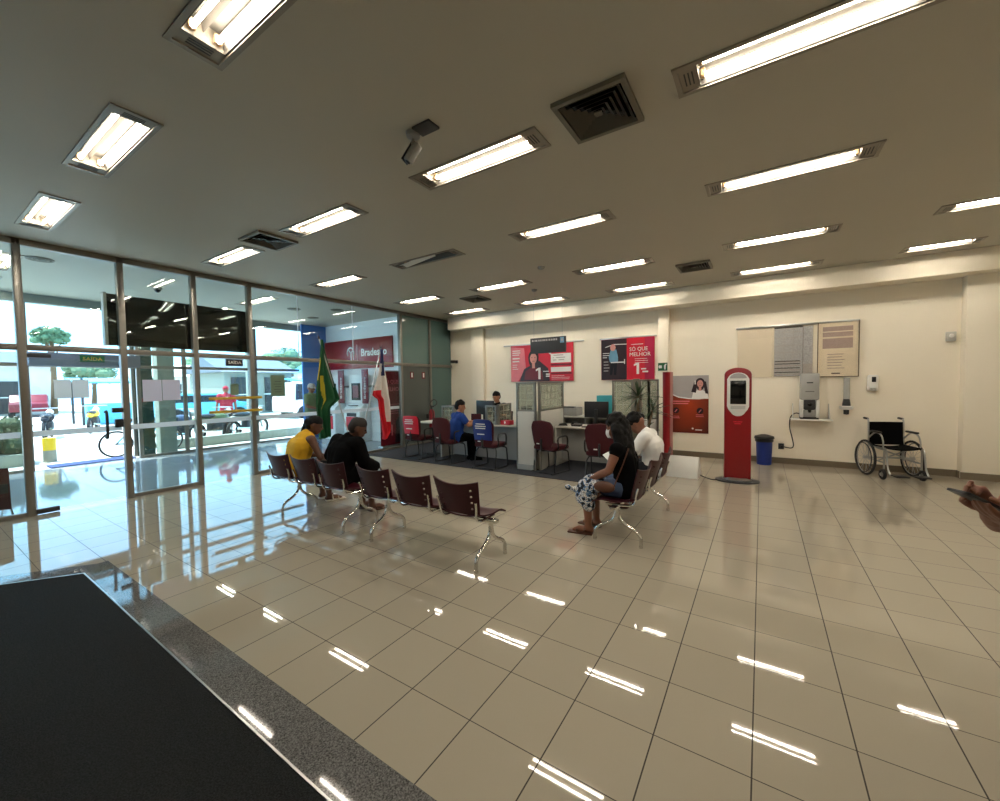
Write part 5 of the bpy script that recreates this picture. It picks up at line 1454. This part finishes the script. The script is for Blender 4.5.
hr_ = dict(d=(-.12, .90, .42), n=(-.93, -.1, .1), side=(-.15, -.4, .9), curl=.42, tpts=[((.06, dist - .11, zh + .0), .018), ((.045, dist - .075, zh + .035), .0145), ((.03, dist - .045, zh + .04), .0118), ((.015, dist - .02, zh + .03), .0098)])
person('standing person at the right edge holding a dark phone in both hands', (pl.x, pl.y, 0), rzp, J, M['skin'], voxel=.0055, hands=(hl, hr_),
       wear=(lambda g, sx: top(M['bluec'], .3, off=.022, hem=.06)(g, sx)[:3] + (.014,), lambda g, sx: legs(M['denimd'], 1.92)(g, sx)[:3] + (.014,)), hair=short_hair(M['hair']), feet=(M['blackc'], 'shoe'))
t = thing('mobile_phone', 'dark mobile phone held by the hands at the right edge', 'phone', (pl.x, pl.y, 0), rzp)
d = pt['d']; nrm = V((0, -d.z, d.y)); sd = d.cross(nrm)
Mx = Matrix((sd, d, nrm)).transposed().to_4x4(); Mx.translation = pt['c']
b = B().prism(rrect(0, 0, .072, .152, .01, 4), -.0045, .0045, 'xy', Mx, .0015); b.build('case', M['black'], t)
b = B().prism(rrect(0, 0, .066, .144, .008, 4), .0045, .0052, 'xy', Mx); b.build('screen', M['blackgl'], t, False)
b = B(); b.box((-.02, .055, -.0055), (.022, .03, .003), .001, Mx); b.build('camera_bump', M['dark'], t)

# ------------------------------------------------------------------ street outside
struct(B().box((-40, 8, -.07), (56, 90, .1)).build('ground', M['street'], smooth=False))
struct(B().box((-13.35, 6.4, .11), (.22, 4.6, .26), .02).build('curb', M['cone']))
t = thing('bollard', 'short yellow and grey bollard on the bright pavement', 'bollard', (-13.66, 2.07, -.02))
B().lathe([(.11, 0), (.11, .27)], seg=14).build('base', M['cone'], t); B().lathe([(.11, .27), (.11, .55), (0, .56)], seg=14).build('top', M['yellow'], t)

def bicycle(label, loc, rz):
    t = thing('bicycle', label, 'bicycle', loc, rz)
    for y in (-.5, .52): wheel('wheel', 0, y, .32, .02, 14, t)
    b = B(); P = dict(bb=(0, -.02, .28), st=(0, -.15, .72), hd=(0, .38, .74), r=(0, -.5, .32), f=(0, .52, .32))
    for a, c in (('bb', 'st'), ('bb', 'hd'), ('st', 'hd'), ('r', 'bb'), ('r', 'st'), ('hd', 'f')): b.tube([P[a], P[c]], .018)
    b.tube([P['st'], (0, -.18, .86)], .014); b.build('frame', M['cyan'], t)
    b = B(); b.sph((0, -.2, .88), (.07, .13, .04)); b.build('saddle', M['black'], t)
    b = B(); b.tube([P['hd'], (0, .36, .95)], .014); b.tube(smoothpts([(-.26, .22, .97), (-.22, .34, .98), (0, .37, .96), (.22, .34, .98), (.26, .22, .97)], 4), .012); b.build('handlebar', M['black'], t)
    b = B(); b.lathe([(.09, -.01), (.09, .01)], seg=20, M=Matrix.Translation(P['bb']) @ Matrix.Rotation(PI / 2, 4, 'Y')); b.tube([(.06, -.02, .28), (.06, .06, .13)], .01); b.box((.1, .06, .13), (.08, .08, .02)); b.build('crank', M['dark'], t)
bicycle('light blue bicycle parked on the pavement behind the door handle', (-13.0, 3.55, -.02), 0)

def motorcycle(loc, rz, label, paint):
    t = thing('motorcycle', label, 'motorcycle', loc, rz, 'motorcycles parked outside')
    for y in (-.62, .62): wheel('wheel', 0, y, .30, .045, 6, t)
    b = B(); b.sph((0, .12, .72), (.16, .3, .15)); b.sph((0, -.5, .68), (.1, .3, .09)); b.sph((0, .62, .66), (.08, .25, .04)); b.build('body_panels', paint, t)
    b = B(); b.sph((0, -.28, .78), (.14, .38, .07)); b.build('seat', M['black'], t)
    b = B(); b.box((0, .0, .42), (.26, .4, .32), .05); b.build('engine', M['dark'], t)
    b = B(); b.tube([(0, .62, .3), (0, .42, .95)], .03); b.tube(smoothpts([(-.36, .28, 1.02), (-.2, .42, 1.02), (.2, .42, 1.02), (.36, .28, 1.02)], 4), .018); b.build('handlebar', M['steel'], t)
    b = B(); b.sph((0, .53, .88), (.1, .08, .1)); b.build('headlamp', M['white'], t)
    b = B(); b.tube([(.13, .1, .3), (.15, -.7, .36)], .045); b.build('exhaust', M['chrome'], t)
for x, y, rz, lab, p in ((-14.3, 4.7, .5, 'dark motorcycle outside, the one nearest the grey pillar', 'denim'), (-14.4, 5.7, .4, 'olive motorcycle parked outside beside the person in red', 'olive'), (-14.2, 6.6, .45, 'grey motorcycle outside behind the yellow push bars', 'grey'),
                         (-20.5, 3.1, 1.3, 'dark motorcycle across the street, leftmost of those outside', 'denimd'), (-21.8, 4.5, 1.2, 'yellow motorcycle across the street behind the entrance door', 'yellow')):
    motorcycle((x, y, -.02), rz, lab, M[p])
def tree(name, label, loc, h, r, col, seed):
    t = thing(name, label, 'tree', loc, 0, 'trees across the street')
    rr = random.Random(seed); b = B().tube(smoothpts([(0, 0, 0), (.1, .05, h * .3), (-.05, .1, h * .6), (0, 0, h * .85)], 4), [.2 - .01 * i for i in range(13)], 10)
    for k in range(5): a = k * 1.3; b.tube([(0, 0, h * (.45 + .05 * k)), (r * .6 * math.cos(a), r * .6 * math.sin(a), h * (.7 + .05 * k))], [.09, .03], 6)
    b.build('trunk', M['trunk'], t)
    b = B()
    for k in range(34):
        a, q, z = rr.uniform(0, 2 * PI), rr.random() ** .5, rr.uniform(-.4, .5); s = rr.uniform(.22, .36) * r
        b.sph((r * q * math.cos(a), r * q * math.sin(a), h * .82 + z * r), (s, s, s * .8), 9, 6)
    for k in range(900):
        a, e = rr.uniform(0, 2 * PI), rr.uniform(-.8, 1.5); q = r * rr.uniform(.8, 1.2); c = V((q * math.cos(a) * math.cos(e), q * math.sin(a) * math.cos(e), h * .82 + .75 * q * math.sin(e))); s = rr.uniform(.08, .16)
        u_, v_ = V((rr.gauss(0, 1), rr.gauss(0, 1), rr.gauss(0, 1))).normalized() * s, V((rr.gauss(0, 1), rr.gauss(0, 1), rr.gauss(0, 1))).normalized() * s * .6
        b.add([c - u_, c + v_, c + u_, c - v_], [(0, 1, 2, 3)])
    b.build('crown', col, t, False)
for i, (x, y, h, r, lab) in enumerate(((-50, 10.4, 3.9, 1.5, 'green tree seen through the top of the entrance door'), (-50, 19, 4.2, 1.9, 'green tree across the street left of the grey pillar'), (-42, 6.7, 6.6, .8, 'small tree crown showing above the transom at the far left'),
                                       (-48, 27, 5.2, 2.4, 'green tree across the street behind the small exit sign'), (-46, 35, 5.6, 2.4, 'green tree beyond the utility pole'))):
    tree('street_tree', lab, (x, y, 0), h, r, M['foliage'], i + 3)
t = thing('shrub', 'dark clipped shrub outside the glass at the far left', 'shrub', (-13.9, .75, -.02))
b = B(); rr = random.Random(9)
for k in range(40): b.sph((rr.uniform(-.35, .35), rr.uniform(-.9, .9), rr.uniform(.25, .85)), rr.uniform(.14, .24), 8, 6)
for k in range(1500):
    c = V((rr.uniform(-.5, .5), rr.uniform(-1.05, 1.05), rr.uniform(.15, 1.05))); s = rr.uniform(.03, .06)
    u_, v_ = V((rr.gauss(0, 1), rr.gauss(0, 1), rr.gauss(0, 1))).normalized() * s, V((rr.gauss(0, 1), rr.gauss(0, 1), rr.gauss(0, 1))).normalized() * s * .6
    b.add([c - u_, c + v_, c + u_, c - v_], [(0, 1, 2, 3)])
b.build('foliage', M['shrub'], t, False)
B().box((0, 0, .12), (1.0, 2.1, .28), .02).build('planter', M['cone'], t)

def house(label, loc, dims, wallm, roofm, wins, rz=0):
    t = thing('house', label, 'building', loc, rz, 'buildings across the street')
    x, y, z = dims
    B().box((0, 0, z / 2), (x, y, z)).build('walls', wallm, t, False)
    B().prism([(-x / 2 - .4, z), (x / 2 + .4, z), (0, z + 1.1)], -y / 2 - .3, y / 2 + .3, 'xz').build('roof', roofm, t, False)
    for wy, wz, ww, wh in wins:
        o = B().box((x / 2 + .03, wy, wz), (.1, ww, wh)).build('window', M['dark'], t, False)
        B().box((x / 2 + .07, wy, wz), (.05, ww + .16, .07)).build('window_bar', M['white'], o, False)
house('pale house with a blue-grey roof across the street at left', (-46, 3.6, 0), (6, 6.5, 3.4), M['plaster'], M['rooft'], ((-1.5, 1.6, 1.2, 1.1), (1.3, 1.2, 1.2, 2.2)))
house('long white building across the street behind the door handle', (-42, 15.6, 0), (6, 9, 2.6), M['plaster'], M['plaster'], ((-3, 1.5, 1.2, 1), (0, 1.5, 1.2, 1), (3.2, 1.5, 1.2, 1)))
house('dark fronted shop across the street behind the glass pane notices', (-30, 13.6, 0), (5, 4.2, 2.6), M['cone'], M['rooft'], ((-1, 1.2, 1.5, 2.2), (1, 1.2, 1.5, 2.2)))
house('white house across the street behind the long yellow bars', (-36, 26.5, 0), (6, 8, 3.0), M['plaster'], M['cyan'], ((-2.4, 1.6, 1.3, 1.2), (2.2, 1.6, 1.3, 1.2)))
def van(label, loc, rz, paint, h):
    t = thing('parked_car', label, 'car', loc, rz, 'vehicles across the street')
    b = B().prism([(-2.1, .35), (2.1, .35), (2.1, .85), (1.3, .95), (.8, h), (-1.9, h), (-2.1, .95)], -.8, .8, 'xz', bev=.06); b.build('body', paint, t)
    for x in (-1.3, 1.3):
        for y in (-.75, .75):
            b = B().lathe([(.0, -.1), (.3, -.1), (.33, -.06), (.33, .06), (.3, .1), (0, .1)], seg=20, M=Matrix.Translation((x, y, .33)) @ Matrix.Rotation(PI / 2, 4, 'X')); b.build('wheel', M['tyre'], t)
    for s in (-1, 1): B().prism([(-1.75, .98), (1.1, .98), (.7, h - .1), (-1.7, h - .1)], s * .79, s * .82, 'xz').build('side_window', M['blackgl'], t, False)
van('small red car parked across the street at left', (-40, 5.3, -.02), -.147, M['redd'], 1.4)
van('white van parked across the street behind the big glass pane', (-21, 13.4, -.02), 1.6, M['white'], 1.9)
van('pale blue car parked across the street beyond the bicycle', (-23.6, 8.9, -.02), 1.5, M['cyan'], 1.4)
def stall(label, loc, w, m):
    t = thing('market_stall', label, 'stall', loc, 0, 'stalls across the street')
    for sy in (-1, 1):
        for sx in (-1, 1): B().tube([(sx * .9, sy * w / 2, 0), (sx * .9, sy * w / 2, 2.2)], .05).build('post', M['dark'], t)
    B().prism([(-1.2, 2.15), (1.2, 1.95), (1.2, 2.02), (-1.2, 2.25)], -w / 2 - .2, w / 2 + .2, 'xz').build('canopy', m, t, False)
    B().box((.5, 0, .5), (.8, w - .3, .95), .02).build('counter', m, t)
stall('blue market stall with dark posts behind the entrance door', (-27.2, 6.4, -.02), 2.6, M['cyan'])
stall('pale blue stall across the street near the blue column', (-25.5, 16.6, -.02), 3.4, M['cyan'])
def pole(label, loc):
    t = thing('utility_pole', label, 'pole', loc)
    B().lathe([(.17, 0), (.12, 8.5), (0, 8.5)], seg=12).build('post', M['cone'], t)
    B().box((0, 0, 7.6), (.1, 1.8, .12)).build('crossarm', M['dirt'], t)
    B().lathe([(.0, 5.2), (.26, 5.2), (.26, 6.1), (0, 6.15)], (.35, 0, 0), 14).build('transformer', M['grey'], t)
pole('grey utility pole with transformer beyond the big glass pane', (-22, 10.35, -.02))
for i, (z, dz) in enumerate(((7.6, .5), (6.9, .4), (6.2, .55))):
    b = B().tube([(-22, -20 + 3 * k, z - dz * (1 - ((k - 10) / 10) ** 2) + .08 * k) for k in range(21)], .03, 5)
    tag(b.build('power_line', M['dark']), ('topmost', 'middle', 'lowest')[i] + ' of the power lines strung across the street', 'cable', 'power lines')

# ------------------------------------------------------------------ daylight
w = bpy.data.worlds.new('sky'); S.world = w; w.use_nodes = True
nt = w.node_tree; nt.nodes.clear()
o = nt.nodes.new('ShaderNodeOutputWorld'); bg = nt.nodes.new('ShaderNodeBackground'); sk = nt.nodes.new('ShaderNodeTexSky')
sk.sky_type = 'NISHITA'; sk.sun_disc = False; sk.sun_elevation = math.radians(58); sk.sun_rotation = math.radians(200); sk.air_density = 1.6; sk.dust_density = 4
mx = nt.nodes.new('ShaderNodeMix'); mx.data_type = 'RGBA'; mx.inputs[0].default_value = .75; mx.inputs[7].default_value = (.33, .62, 1.0, 1)
ml = nt.nodes.new('ShaderNodeMix'); ml.data_type = 'RGBA'; ml.blend_type = 'MULTIPLY'; ml.inputs[0].default_value = 1; ml.inputs[7].default_value = (.12, .12, .12, 1)
nt.links.new(sk.outputs[0], ml.inputs[6]); nt.links.new(ml.outputs[2], mx.inputs[6]); nt.links.new(mx.outputs[2], bg.inputs[0]); nt.links.new(bg.outputs[0], o.inputs[0])
bg.inputs[1].default_value = SKY
sl = bpy.data.lights.new('sun', 'SUN'); so = bpy.data.objects.new('sun', sl); COL.objects.link(so)
sl.energy = SUN; sl.angle = math.radians(1); sl.color = (1, .96, .9)
so.rotation_euler = V((.26, .30, -1)).to_track_quat('-Z', 'Y').to_euler()
